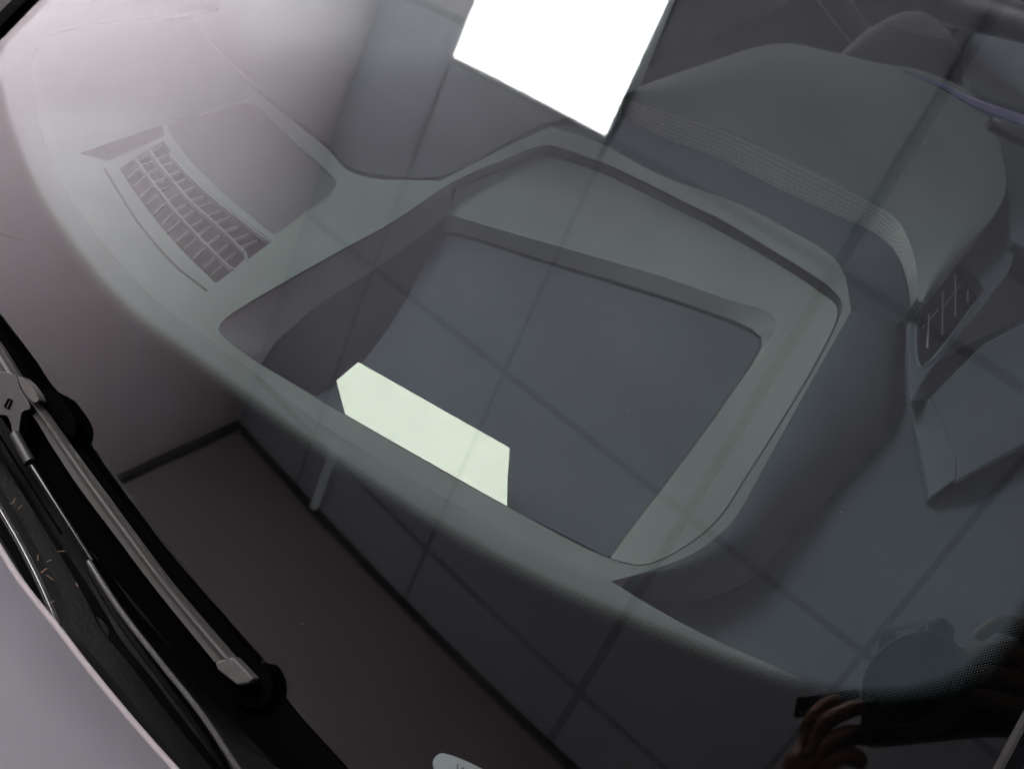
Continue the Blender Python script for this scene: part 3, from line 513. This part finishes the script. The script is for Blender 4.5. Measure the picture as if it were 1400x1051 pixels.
# raised front lip following the glass
li = cat(lip_in, 6); lo = cat(P(LIP_OUT), 6); li = resample(li, 120); lo = resample(lo, 120)
up = Vector((0, 0, 1))
lrow = [[p + up * .0003 for p in li], [p.lerp(q, .06) + up * .0011 for p, q in zip(li, lo)], [p.lerp(q, .3) + up * .0016 for p, q in zip(li, lo)], lo]
loft('dashboard_lip', lrow, M_lip, dash, thick=.003)
# lower passenger tier behind the seam
plate('lower_tier', [cat(P(TIER)[:10], 5)[:-1] + P(TIER)[9:]], .01, M_dash2, dash, 'lower passenger side tier of the dashboard', bev=.001)
# projector well
hud = bpy.data.objects.new('head_up_projector', None); COL.objects.link(hud); hud.parent = car
loft('rim', [rim, [p - up * .0065 for p in rim]], M_black, hud, closed=True)
tube('rim_bead', [p - up * .0004 for p in rim], .00045, M_black, hud, closed=True, seg=6)
loft('shelf', [cat(P(SHELF_OUT), 8), cat(P(SHELF_IN), 8)], M_dash, hud, thick=.002)
wt, wm, fl = (resample(cat(P(x), 8), 60) for x in (WALL_TOP, WALL_MID, FLOOR_LEFT))
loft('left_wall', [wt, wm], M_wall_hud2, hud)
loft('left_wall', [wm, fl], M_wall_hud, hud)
loft('rear_wall', [resample(cat(P(SHELF_IN), 8), 60), resample(cat(P(FLOOR_EDGE), 8), 60)], M_dash, hud)
ff = P(FLOOR_FRONT); rf = P(HUD_RIM)[-5:][::-1]
loft('front_wall', [resample(rf, 20), resample(ff, 20)], M_dark, hud)
fo = P(FLOOR_LEFT) + ff[1:] + P(FLOOR_EDGE)[1:][::-1]
plate('cover_glass', [fo[:-1] if (fo[0] - fo[-1]).length < 1e-4 else fo], .002, M_hudfloor, hud)
sn = Vector(STRIP_N[0])
_fe = cat(P(FLOOR_EDGE), 6); tube('cover_seal', [p + up * .0004 for p in _fe + []], .0010, M_black, hud, seg=8)
plate('glare_strip', [P(STRIP)], .0015, M_mirror, hud, 'glossy strip cut to the shape of the lamp reflection in the projector well', direction=-sn)  # added facet, outlined and tilted to hold the lamp's reflection
# pad edge, valley, raised band and instrument hood
rows = [cat(P(x), 8) for x in (VALLEY_IN, VALLEY_MID, VALLEY_OUT)]
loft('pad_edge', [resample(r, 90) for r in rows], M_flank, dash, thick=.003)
hood = bpy.data.objects.new('instrument_hood', None); COL.objects.link(hood); hood.parent = car
bl, bh = resample(cat(P(BAND_LOW), 8), 110), resample(cat(P(BAND_HIGH), 8), 110)
loft('trim_band', [bl, [a.lerp(b, .5) + Vector((0, 0, .0006)) for a, b in zip(bl, bh)], bh], M_band, hud.parent and hood, 'perforated trim band along the front of the hood', thick=.002)
pf, pb = cat(P(POD_FRONT), 6), cat(P(POD_BACK), 6)
prow = []
for s in (0, .1, .25, .4, .55, .7, .85, .95, 1):
    prow.append([a.lerp(b, s) + up * .002 * math.sin(math.pi * s) for a, b in zip(pf, pb)])
prow.append([p - up * .02 + Vector((0, .004, 0)) for p in pb])
loft('hood_shell', prow, M_pod, hood, thick=.003)
# right flank of the dashboard and the ledge below it
st, sb = resample(cat(P(SLOPE_TOP), 6), 60), resample(cat(P(SLOPE_BOT), 6), 60)
frows = []
for k in range(13):
    t = k / 12; frows.append([a.lerp(b, t) * 1 for a, b in zip(st, sb)])
    for i, (a, b) in enumerate(zip(st, sb)): frows[-1][i].z = a.z + (b.z - a.z) * (t ** 2.2)
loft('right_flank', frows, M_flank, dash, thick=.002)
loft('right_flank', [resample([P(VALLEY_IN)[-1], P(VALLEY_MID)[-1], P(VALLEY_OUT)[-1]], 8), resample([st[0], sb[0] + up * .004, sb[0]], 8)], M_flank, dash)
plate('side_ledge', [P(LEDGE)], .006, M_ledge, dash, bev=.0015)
# side air vent
svent = bpy.data.objects.new('side_air_vent', None); COL.objects.link(svent); svent.parent = car
vo = cat(P(VENT), 4, True)
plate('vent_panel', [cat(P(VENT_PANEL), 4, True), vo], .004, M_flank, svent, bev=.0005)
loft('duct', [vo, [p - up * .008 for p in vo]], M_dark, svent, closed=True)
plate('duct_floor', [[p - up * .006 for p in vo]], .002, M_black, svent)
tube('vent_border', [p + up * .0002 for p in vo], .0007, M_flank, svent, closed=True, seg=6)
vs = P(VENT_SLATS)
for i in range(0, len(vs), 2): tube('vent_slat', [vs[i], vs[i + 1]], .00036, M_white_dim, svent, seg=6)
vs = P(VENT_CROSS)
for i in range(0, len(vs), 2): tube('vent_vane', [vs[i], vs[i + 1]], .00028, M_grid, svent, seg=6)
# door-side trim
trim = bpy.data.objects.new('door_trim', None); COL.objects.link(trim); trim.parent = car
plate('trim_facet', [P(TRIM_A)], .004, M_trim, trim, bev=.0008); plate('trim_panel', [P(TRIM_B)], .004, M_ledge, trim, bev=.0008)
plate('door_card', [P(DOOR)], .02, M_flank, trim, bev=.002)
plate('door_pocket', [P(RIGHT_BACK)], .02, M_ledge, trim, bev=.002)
plate('handle_slot', [P(SLOT)], .004, M_black, trim)
loft('light_strip', [cat(P(LED), 6), [a.lerp(b, .5) + up * .001 for a, b in zip(cat(P(LED), 6), cat(P(LED2), 6))], cat(P(LED2), 6)], M_led, trim, 'slim violet light strip', thick=.002)
# defroster vent: sunk duct, long bars and short fins
dv = bpy.data.objects.new('defroster_vent', None); COL.objects.link(dv); dv.parent = car
loft('duct', [grid_hole, [p - up * .0045 for p in grid_hole]], M_ventdark, dv, closed=True)
plate('duct_floor', [[p - up * .0032 for p in grid_hole]], .002, M_ventdark, dv)
ba, bb = cat(P(BAR_A), 8), cat(P(BAR_B), 8)
def bar(name, pts, w, h, mat, parent):
    bm = bmesh.new(); prev = None
    for i, p in enumerate(pts):
        t = (pts[min(i + 1, len(pts) - 1)] - pts[max(i - 1, 0)]).normalized(); s = up.cross(t).normalized() * w / 2
        q = [bm.verts.new(x) for x in (p - s, p + s, p + s - up * h, p - s - up * h)]
        if prev:
            for k in range(4): bm.faces.new((prev[k], prev[(k + 1) % 4], q[(k + 1) % 4], q[k]))
        else: bm.faces.new(q[::-1])
        prev = q
    bm.faces.new(prev)
    return from_bm(name, bm, mat, parent, smooth=False)
frame_loop = ba + [ba[-1].lerp(bb[-1], .15) + (ba[-1] - ba[-2]).normalized() * .002, ba[-1].lerp(bb[-1], .85) + (ba[-1] - ba[-2]).normalized() * .002] + bb[::-1]
bar('centre_frame', frame_loop + [frame_loop[0]], .0008, .002, M_grid, dv)
edge_l = resample(gl, 60); edge_r = resample(gr, 60); ra = resample(ba, 60); rb = resample(bb, 60)
bar('edge_bar', [p.lerp(q, .06) for p, q in zip(edge_r, rb)][6:], .0008, .002, M_grid, dv)
for n_, (A_, B_, f0, f1) in enumerate(((edge_l, ra, .18, .86), (ra, rb, .1, .75), (rb, edge_r, .02, .70))):
    for k in range(12):
        i = int(5 + k * (53 / 11.5)); i = min(i, 58)
        p = A_[i]; q = B_[min(i + 1, 59)]
        bar('vent_fin', [p.lerp(q, f0) - up * .0012, p.lerp(q, f1) - up * .0006], .00042, .0018, M_grid, dv)
gg = cat(P(GRID_GROOVE), 6)
bar('groove', [p + up * .0004 for p in gg], .0008, .003, M_dark, dv)
loft('sliver_floor', [[sliver[0] - up * .004, sliver[3] - up * .004], [sliver[1] - up * .004, sliver[2] - up * .004]], M_wall_hud, dv, thick=.001)
# square speaker grille
sp = bpy.data.objects.new('speaker_grille', None); COL.objects.link(sp); sp.parent = car
plate('mesh_panel', [[p - up * .0022 for p in sq]], .002, M_mesh, sp)
cs = sum(sq, Vector()) / len(sq)
tube('border', [cs + (p - cs) * .985 - up * .0006 for p in sq], .0006, M_dash, sp, closed=True, seg=6)
# steering wheel and column shroud, deep in shade
wc = P(WHEEL)[0]; tilt = Matrix.Rotation(math.radians(-62), 3, 'X')
sw = bpy.data.objects.new('steering_wheel', None); COL.objects.link(sw); sw.parent = car
ring_ = [wc + tilt @ Vector((.105 * math.cos(a), .105 * math.sin(a), 0)) for a in [2 * math.pi * k / 48 for k in range(48)]]
tube('wheel_rim', ring_, .0085, M_black, sw, closed=True)
for a in (200, 340, 270):
    a = math.radians(a); tube('spoke', [wc + tilt @ Vector((.02 * math.cos(a), .02 * math.sin(a), -.01)), wc + tilt @ Vector((.06 * math.cos(a), .06 * math.sin(a), -.006)), wc + tilt @ Vector((.1 * math.cos(a), .1 * math.sin(a), 0))], [.016, .011, .008], M_black, sw)
lathe('hub', [(0, .012), (.02, .011), (.035, .004), (.038, -.012), (.03, -.03), (0, -.032)], 24, M_black, Matrix.Translation(wc) @ tilt.to_4x4(), sw)
sh = cat(P(SHROUD), 6, True); csh = sum(sh, Vector()) / len(sh)
srows = [[csh + (p - csh) * s - up * (.035 * (s ** 4)) + up * .02 for p in sh] for s in (1, .97, .9, .75, .5, .25, .02)]
loft('column_shroud', srows, M_dark, car, closed=True)
# cabin tub that closes the view below the dashboard
bm = bmesh.new()
x0, x1, y0, y1, z0, z1 = -.47, .10, -.12, 1.2, .72, GZ - .14
vsb = [bm.verts.new((x, y, z)) for z in (z0, z1) for x, y in ((x0, y0), (x1, y0), (x1, y1), (x0, y1))]
for f in ((0, 1, 2, 3), (0, 4, 5, 1), (1, 5, 6, 2), (2, 6, 7, 3), (3, 7, 4, 0)): bm.faces.new([vsb[i] for i in f])
tub = from_bm('cabin_tub', bm, M_dark, car, smooth=False)
m = tub.modifiers.new('thickness', 'SOLIDIFY'); m.thickness = .01; m.offset = 1
# pillars and roof
def pillar(side):
    vs_ = [VT + (.168 - VT) * k / 30 for k in range(31)]
    f = (lambda v: ul(v)) if side < 0 else (lambda v: ur(v))
    lay = ((-.004, .0006), (-.003, .0045), (.0005, .0055), (.001, .002), (.0045, .002), (.005, .0035)) if side < 0 else ((-.0012, .0004), (.0002, .0028), (.0012, .003), (.0014, .0015), (.0016, .0015), (.002, .003))
    rows_t = [[gs(f(v) + side * d + side * .004, v, h) for v in vs_] for d, h in lay]
    o = bpy.data.objects.new('windscreen_pillar', None); COL.objects.link(o); o.parent = car
    loft('pillar_seal', rows_t, M_black, o)
    lay2 = ((.0055, .0035), (.008, .008), (.018, .012), (.035, .010), (.045, -.01), (.045, -.06))
    loft('painted_pillar', [[gs(f(v) + side * d + side * .004, v, h) for v in vs_] for d, h in lay2], M_paint_edge, o)
pillar(-1); pillar(1)
rt = [gs(ul(VT) - .03 + (ur(VT) - ul(VT) + .06) * k / 16, VT, .012) for k in range(17)]
loft('roof', [rt] + [[p + Vector((0, dy, dz)) for p in rt] for dy, dz in ((.1, .04), (.3, .08), (.6, .085), (.95, .05))], M_paint, car, thick=.012)
# ---- outside, below the glass
cf, cb = resample(cat(P(COWL_F), 6), 90), resample(cat(P(COWL_B), 6), 90)
crow = [[p - up * .03 for p in cf], cf]
for s in (.12, .3, .5, .7, .85, 1): crow.append([a.lerp(b, s) + up * (.003 * math.sin(s * 9) - (.010 if s > .45 else 0)) for a, b in zip(cf, cb)])
cowl = loft('cowl', crow, M_cowl, car, thick=.003)
tube('cowl_lip', [p + up * .0012 for p in cat(P(COWL_F)[:8], 8)], .0014, M_ridge, cowl, seg=12)
cst = cat(P(COWL_STEP), 6); tube('cowl_step', cst, .0005, M_arm, cowl, seg=6)
nz = P(NOZZLE); nzl = cat(nz, 5, True)
hole = cat(P(HOLE), 5, True)
plate('nozzle_mount', [[p - up * .0015 for p in nzl], [Vector((p.x, p.y, nzl[0].z - .0015)) for p in hole]], .012, M_cowl, cowl, bev=.001)
he = cat(P(HOOD_EDGE), 8)
fw = Vector((-.05, -1, 0)).normalized()
hrow = [[p - up * .012 + Vector((0, .001, 0)) - fw * -.004 for p in he], [p - up * .002 for p in he], [p - up * .0004 + fw * .0006 for p in he], [p + fw * .002 + up * .0002 for p in he]]
for d, dz in ((.02, .0015), (.06, .003), (.14, .004), (.28, -.006), (.45, -.04), (.55, -.09)): hrow.append([p + fw * d + up * dz for p in he])
bonnet = loft('bonnet', hrow, M_paint, car, thick=.004)
tube('rolled_edge_highlight', [p - up * .0002 for p in he], .0011, M_edge, bonnet, seg=10)
bm = bmesh.new()
prof = [(-.52, .22), (-.56, .55), (-.54, .80), (-.49, .955), (.14, .955), (.19, .80), (.21, .55), (.17, .22)]
rings = []
for y, sc, dz in ((-.70, .86, -.14), (-.62, .95, -.08), (-.42, 1, -.03), (-.16, 1, 0)):
    rings.append([bm.verts.new((-.175 + (x + .175) * sc, y, min(z, .955 + dz))) for x, z in prof])
for a, b in zip(rings, rings[1:]):
    for k in range(8): bm.faces.new((a[k], a[(k + 1) % 8], b[(k + 1) % 8], b[k]))
bm.faces.new(rings[0])
from_bm('front_body', bm, M_paint, car)
for sx, x0 in ((-1, -.485), (1, .115)):
    bm = bmesh.new(); rr = []
    for y in (-.16, .3, .8, 1.22):
        rr.append([bm.verts.new((x0 + sx * dx, y, z)) for dx, z in ((0, .955), (.05, .80), (.07, .55), (.03, .22))])
    for a, b in zip(rr, rr[1:]):
        for k in range(3): bm.faces.new((a[k], a[k + 1], b[k + 1], b[k]))
    o = from_bm('side_body', bm, M_paint, car); m = o.modifiers.new('thickness', 'SOLIDIFY'); m.thickness = .01
    for y in (-.42, .85):
        wf = Matrix.Translation((x0 + sx * .03, y, .195)) @ Matrix.Rotation(sx * math.pi / 2, 4, 'Y')
        wh = bpy.data.objects.new('wheel', None); COL.objects.link(wh); wh.parent = car
        lathe('tyre', [(.13, -.05), (.18, -.05), (.194, -.035), (.194, .035), (.18, .05), (.13, .05)], 40, M_rubber, wf, wh)
        lathe('rim', [(.0, .03), (.05, .04), (.11, .03), (.13, .048), (.13, -.05)], 32, M_frame, wf, wh)
# ---- wiper
wiper = bpy.data.objects.new('wiper_blade', None); COL.objects.link(wiper); wiper.parent = car
br, bl_ = cat(P(BLADE_R), 8), cat(P(BLADE_L), 8)
loft('spoiler', [[p - N0 * .003 for p in bl_], bl_, [a.lerp(b, .06) + N0 * .0004 for a, b in zip(bl_, br)], [a.lerp(b, .3) - N0 * .0012 for a, b in zip(bl_, br)], [a.lerp(b, .55) - N0 * .0008 for a, b in zip(bl_, br)], [a.lerp(b, .68) + N0 * .0012 for a, b in zip(bl_, br)], [a.lerp(b, .80) + N0 * .0006 for a, b in zip(bl_, br)], [a.lerp(b, .86) - N0 * .0004 for a, b in zip(bl_, br)], [a.lerp(b, .97) for a, b in zip(bl_, br)], br, [p - N0 * .003 for p in br]], M_blade, wiper)
mid = [a.lerp(b, .5) for a, b in zip(bl_, br)]; sdv = [(b - a).normalized() for a, b in zip(bl_, br)]
loft('rubber_strip', [[p - N0 * .0032 - s * .0055 for p, s in zip(mid, sdv)], [p - N0 * .0032 + s * .0055 for p, s in zip(mid, sdv)], [p - N0 * .006 + s * .002 for p, s in zip(mid, sdv)], [p - N0 * .0085 + s * .0008 for p, s in zip(mid, sdv)], [p - N0 * .0085 - s * .0008 for p, s in zip(mid, sdv)], [p - N0 * .006 - s * .002 for p, s in zip(mid, sdv)], [p - N0 * .0032 - s * .0055 for p, s in zip(mid, sdv)]], M_rubber, wiper)
plate('end_cap', [P(CAP)], .005, M_blade, wiper, direction=-N0, bev=.0008)
plate('end_stop', [cat(P(CAP_RUBBER), 3, True)], .004, M_rubber, wiper, direction=-N0, bev=.0015)
plate('carrier', [cat(P(CLIP), 3, True)], .004, M_rubber, wiper, direction=-N0, bev=.0012)
arm = bpy.data.objects.new('wiper_arm', None); COL.objects.link(arm); arm.parent = car
plate('adapter', [cat(P(BRACKET), 3, True)], .006, M_bracket, arm, direction=-N0, bev=.0016)
plate('adapter_clip', [cat(P(BRACKET_CLIP), 3, True)], .005, M_blade, arm, direction=-N0, bev=.0008)
bt = P(BUTTON); tube('release_button', bt, .0003, M_rubber, arm, closed=True, seg=6)
ac = P(ARM_C)
tube('arm_socket', cat(ac[:2], 6), .0019, M_bracket, arm, seg=14)
tube('arm_rod', cat(ac[2:], 6), .0013, M_arm, arm, seg=16)
aw, awr, awl = (resample(cat(P(x), 8), 50) for x in (ARM_W, ARM_WR, ARM_WL))
arows = [[p - N0 * .004 for p in awl], awl]
for k in range(1, 6): arows.append([a.lerp(b, k / 6) + N0 * .0035 * math.sin(math.pi * k / 12) for a, b in zip(awl, aw)])
arows += [[p + N0 * .0034 for p in aw]]
for k in range(1, 8): arows.append([a.lerp(b, k / 8) + N0 * .0034 * math.cos(math.pi * k / 16) for a, b in zip(aw, awr)])
arows += [awr, [p - N0 * .004 for p in awr]]
loft('arm_channel', arows, M_arm, arm)
tube('arm_ridge', [p + N0 * .0028 for p in aw], .0010, M_ridge, arm, seg=16)
# ---- dust and plant bits
bm = bmesh.new()
for p in P(SPECKS):
    r_ = random.uniform(.00012, .00028); a = random.uniform(0, 3.14); st_ = random.choice((1, 1, 1, 3, 5))
    x = (E1 * math.cos(a) + E2 * math.sin(a)); y = N0.cross(x)
    vs = [bm.verts.new(p + x * r_ * st_ * math.cos(t) + y * r_ * .7 * math.sin(t) / (st_ ** .5)) for t in [k * math.pi / 3 for k in range(6)]]
    tp = bm.verts.new(p + N0 * .0002)
    for k in range(6): bm.faces.new((vs[k], vs[(k + 1) % 6], tp))
o = from_bm('dust', bm, M_dust, None, smooth=False); tag(o, 'pale dust specks scattered on the windscreen glass', 'dust', None, 'stuff')
bm = bmesh.new()
for p in P(BITS):
    for q in range(random.choice((1, 1, 2))):
        a = random.uniform(0, 6.28); l = random.uniform(.0012, .0035); w = random.uniform(.0003, .0007)
        R = Matrix.Rotation(a, 3, 'Z') @ Matrix.Rotation(random.uniform(-.4, .4), 3, 'Y')
        box_bm(bm, 0, 0, 0, l, w, .0004, R, p + Vector((random.uniform(-.002, .002), random.uniform(-.002, .002), random.uniform(0, .001))))
o = from_bm('plant_litter', bm, M_straw, None, smooth=False); tag(o, 'dry bits of straw and leaf lying in the black cowl beside the wiper', 'plant litter', None, 'stuff')

# ------------------------------------------------------------------ photographer and camera, seen mirrored in the glass
def cp(x, y, z): return CAM_POS + CR * x + CD * y + CF * z
cam_frame = Matrix(((CR.x, CD.x, CF.x, 0), (CR.y, CD.y, CF.y, 0), (CR.z, CD.z, CF.z, 0), (0, 0, 0, 1)))
def cframe(x, y, z):
    p = cp(x, y, z); m_ = cam_frame.copy(); m_.translation = p; return m_
dc = thing('digital_camera', 'black interchangeable-lens camera held up to the windscreen, mirrored low in the glass', 'camera')
def cam_box(name, x0, x1, y0, y1, z0, z1, mat, bev, label=None):
    bm = bmesh.new(); R3 = cam_frame.to_3x3(); box_bm(bm, (x0 + x1) / 2, (y0 + y1) / 2, (z0 + z1) / 2, x1 - x0, y1 - y0, z1 - z0, R3, CAM_POS)
    o = from_bm(name, bm, mat, dc, label); bevel(o, bev, 3); return o
cam_box('camera_body', -.052, .060, -.030, .034, -.115, -.078, M_cam, .006)
cam_box('viewfinder_hump', -.046, .004, -.054, -.0305, -.112, -.074, M_cam, .008)
cam_box('flip_screen', -.100, -.053, -.006, .010, -.078, -.070, M_cam, .002)
cam_box('hand_grip', .038, .064, -.024, .033, -.0775, -.058, M_cam, .007)
lathe('lens_barrel', [(.024, -.0775), (.030, -.074), (.0305, -.050), (.0335, -.048), (.0335, -.022), (.0325, -.020), (.0325, -.0065), (.0310, -.0055), (.0285, -.0085), (.0284, -.012)], 48, M_cam, cframe(0, .003, 0), dc)
lathe('front_element', [(.0284, -.0125), (.02, -.0095), (.01, -.0082), (0, -.008)], 40, M_lens, cframe(0, .003, 0), dc)
lettering('brand_lettering', 'Canon', cp(-.0085, -.0425, -.0736), -CR, -CD, .0088, M_white, dc, .0003)

def skin_mesh(name, chains, mat, parent, sub=2, root=0):
    "chains: lists of (point, radius); chains that start on an existing point join there"
    verts = []; rad = []; edges = []
    def idx(p, r):
        for i, q in enumerate(verts):
            if (q - p).length < 1e-5: return i
        verts.append(Vector(p)); rad.append(r); return len(verts) - 1
    for ch in chains:
        last = None
        for p, r in ch:
            i = idx(Vector(p), r)
            if last is not None and last != i: edges.append((last, i))
            last = i
    me = bpy.data.meshes.new(name); me.from_pydata([tuple(v) for v in verts], edges, [])
    o = link(name, me, mat, parent, smooth=False)
    m1 = o.modifiers.new('skin', 'SKIN'); m1.use_smooth_shade = True
    for i, r in enumerate(rad): me.skin_vertices[0].data[i].radius = (r, r)
    me.skin_vertices[0].data[root].use_root = True
    m2 = o.modifiers.new('sub', 'SUBSURF'); m2.levels = sub; m2.render_levels = sub
    return o
V = Vector
head = V((.245, -.385, 1.765)); eye_dir = (CAM_POS - head).normalized()
pelvis = V((.58, -.74, .95)); chest = V((.41, -.54, 1.37)); neck = V((.315, -.44, 1.61)); chin = head + V((.015, -.015, -.035))
shl = chest + V((-.09, -.17, .14)); shr = chest + V((.15, .11, .15))
lp = [V(p) for p in L_PALM]; rpm = [V(p) for p in R_PALM]
lw = lp[0] + (lp[0] - lp[2]).normalized() * .05; rw = rpm[0] + (rpm[0] - rpm[2]).normalized() * .03
el = (shl + lw) / 2 + V((-.02, -.06, -.12)); er = (shr + rw) / 2 + V((.10, .08, -.12))
kl = V((.50, -.78, .50)); kr = V((.72, -.66, .50)); al = V((.52, -.84, .08)); ar = V((.76, -.74, .08))
def finger(base, pts, r0=.0082, r1=.0060):
    pp = [V(p) for p in pts]; n = len(pp)
    return [(base, .014)] + [(p, r0 + (r1 - r0) * i / (n - 1)) for i, p in enumerate(pp)]
chains = [[(pelvis, .135), (pelvis.lerp(chest, .5), .125), (chest, .14), (chest.lerp(neck, .55), .085), (neck, .060), (chin, .056)],
          [(chest, .14), (shl, .065), (el, .046), (lw, .027), (lp[0], .026), (lp[1], .026), (lp[2], .020)],
          [(chest, .14), (shr, .065), (er, .046), (rw, .027), (rpm[0], .026), (rpm[1], .026), (rpm[2], .020)],
          [(pelvis, .135), (kl.lerp(pelvis, .8), .09), (kl, .06), (al, .04), (al + V((-.10, .09, -.045)), .035)],
          [(pelvis, .135), (kr.lerp(pelvis, .8), .09), (kr, .06), (ar, .04), (ar + V((-.10, .09, -.045)), .035)]]
chains += [finger(lp[2], x) for x in (L_1, L_2, L_3, L_4)] + [finger(lp[1], L_T, .0105, .009)]
chains += [finger(rpm[2], x) for x in (R_1, R_2, R_3, R_4)] + [finger(rpm[1], R_T, .0105, .009)]
src = skin_mesh('person_source', chains, M_skin, None)
bm = bmesh.new(); dg = bpy.context.evaluated_depsgraph_get(); me = bpy.data.meshes.new_from_object(src.evaluated_get(dg)); bm.from_mesh(me)
bpy.data.objects.remove(src); bpy.data.meshes.remove(me)
# head: an egg shaped by its features, merged with the body into one surface
hx = up.cross(eye_dir).normalized() * -1; hz = (up - eye_dir * (up.dot(eye_dir)) * .6).normalized(); hy = hz.cross(hx).normalized()
if hy.dot(eye_dir) < 0: hy = -hy; hx = -hx
def H(x, y, z): return head + hx * x + hy * y + hz * z
def blob(x, y, z, rx, ry, rz, fn=None):
    r = bmesh.ops.create_uvsphere(bm, u_segments=32, v_segments=24, radius=1)
    for v in r['verts']:
        q = v.co.copy(); k = Vector((q.x * rx, q.y * ry, q.z * rz))
        if fn: k = fn(k)
        v.co = H(x + k.x, y + k.y, z + k.z)
def skull(k):
    if k.z < 0: k.x *= 1 + k.z * 3.2; k.y = k.y * (1 + k.z * 1.2) + (-k.z) * .12
    return k
blob(0, 0, .02, .074, .092, .112, skull)
blob(0, .098, -.012, .012, .018, .022); blob(0, .092, .018, .007, .012, .030)          # nose
blob(0, .068, -.052, .024, .014, .006); blob(0, .064, -.063, .020, .013, .006)          # lips
blob(0, .052, -.086, .024, .022, .018)                                                   # chin
for sd in (-1, 1):
    blob(sd * .030, .074, .036, .020, .012, .007)                                        # brow
    blob(sd * .074, -.008, .002, .010, .018, .030)                                       # ear
me = bpy.data.meshes.new('person'); bm.to_mesh(me); bm.free()
person = link('person', me, M_skin)
tag(person, 'person in dark clothes holding a camera over the bonnet, hands mirrored in the glass', 'person')
jk = [[(pelvis + V((0, 0, -.07)), .175), (pelvis.lerp(chest, .45), .165), (chest, .175), (chest.lerp(neck, .55), .12), (neck + V((.0, .0, -.01)), .078)],
      [(chest, .175), (shl, .088), (el, .062), (lw.lerp(el, .12), .040)], [(chest, .175), (shr, .088), (er, .062), (rw.lerp(er, .12), .040)]]
skin_mesh('jacket', jk, M_cloth, person)
for k_, a_ in ((kl, al), (kr, ar)):
    skin_mesh('trouser_leg', [[(pelvis.lerp(k_, .02) + V((0, 0, .02)), .15), (pelvis.lerp(k_, .35), .115), (k_, .078), (a_ + V((0, 0, .03)), .062)]], M_trouser, person)
bm = bmesh.new()
r = bmesh.ops.create_uvsphere(bm, u_segments=28, v_segments=18, radius=1)
for v in r['verts']:
    q = v.co; kz = max(q.z, -.35 + .45 * max(q.y, 0)); v.co = H(q.x * .082, -.012 + q.y * .095, .035 + kz * .108)
from_bm('hair', bm, M_hair, person)
for sd in (-1, 1):
    bm = bmesh.new(); bmesh.ops.create_uvsphere(bm, u_segments=16, v_segments=10, radius=.0115)
    bmesh.ops.translate(bm, vec=H(sd * .030, .074, .022), verts=bm.verts); from_bm('eye', bm, M_eye, person)
    skin_mesh('shoe', [[((al if sd < 0 else ar) + V((.01, -.01, -.03)), .05), ((al if sd < 0 else ar) + V((-.13, .115, -.045)), .035)]], M_rubber, person)
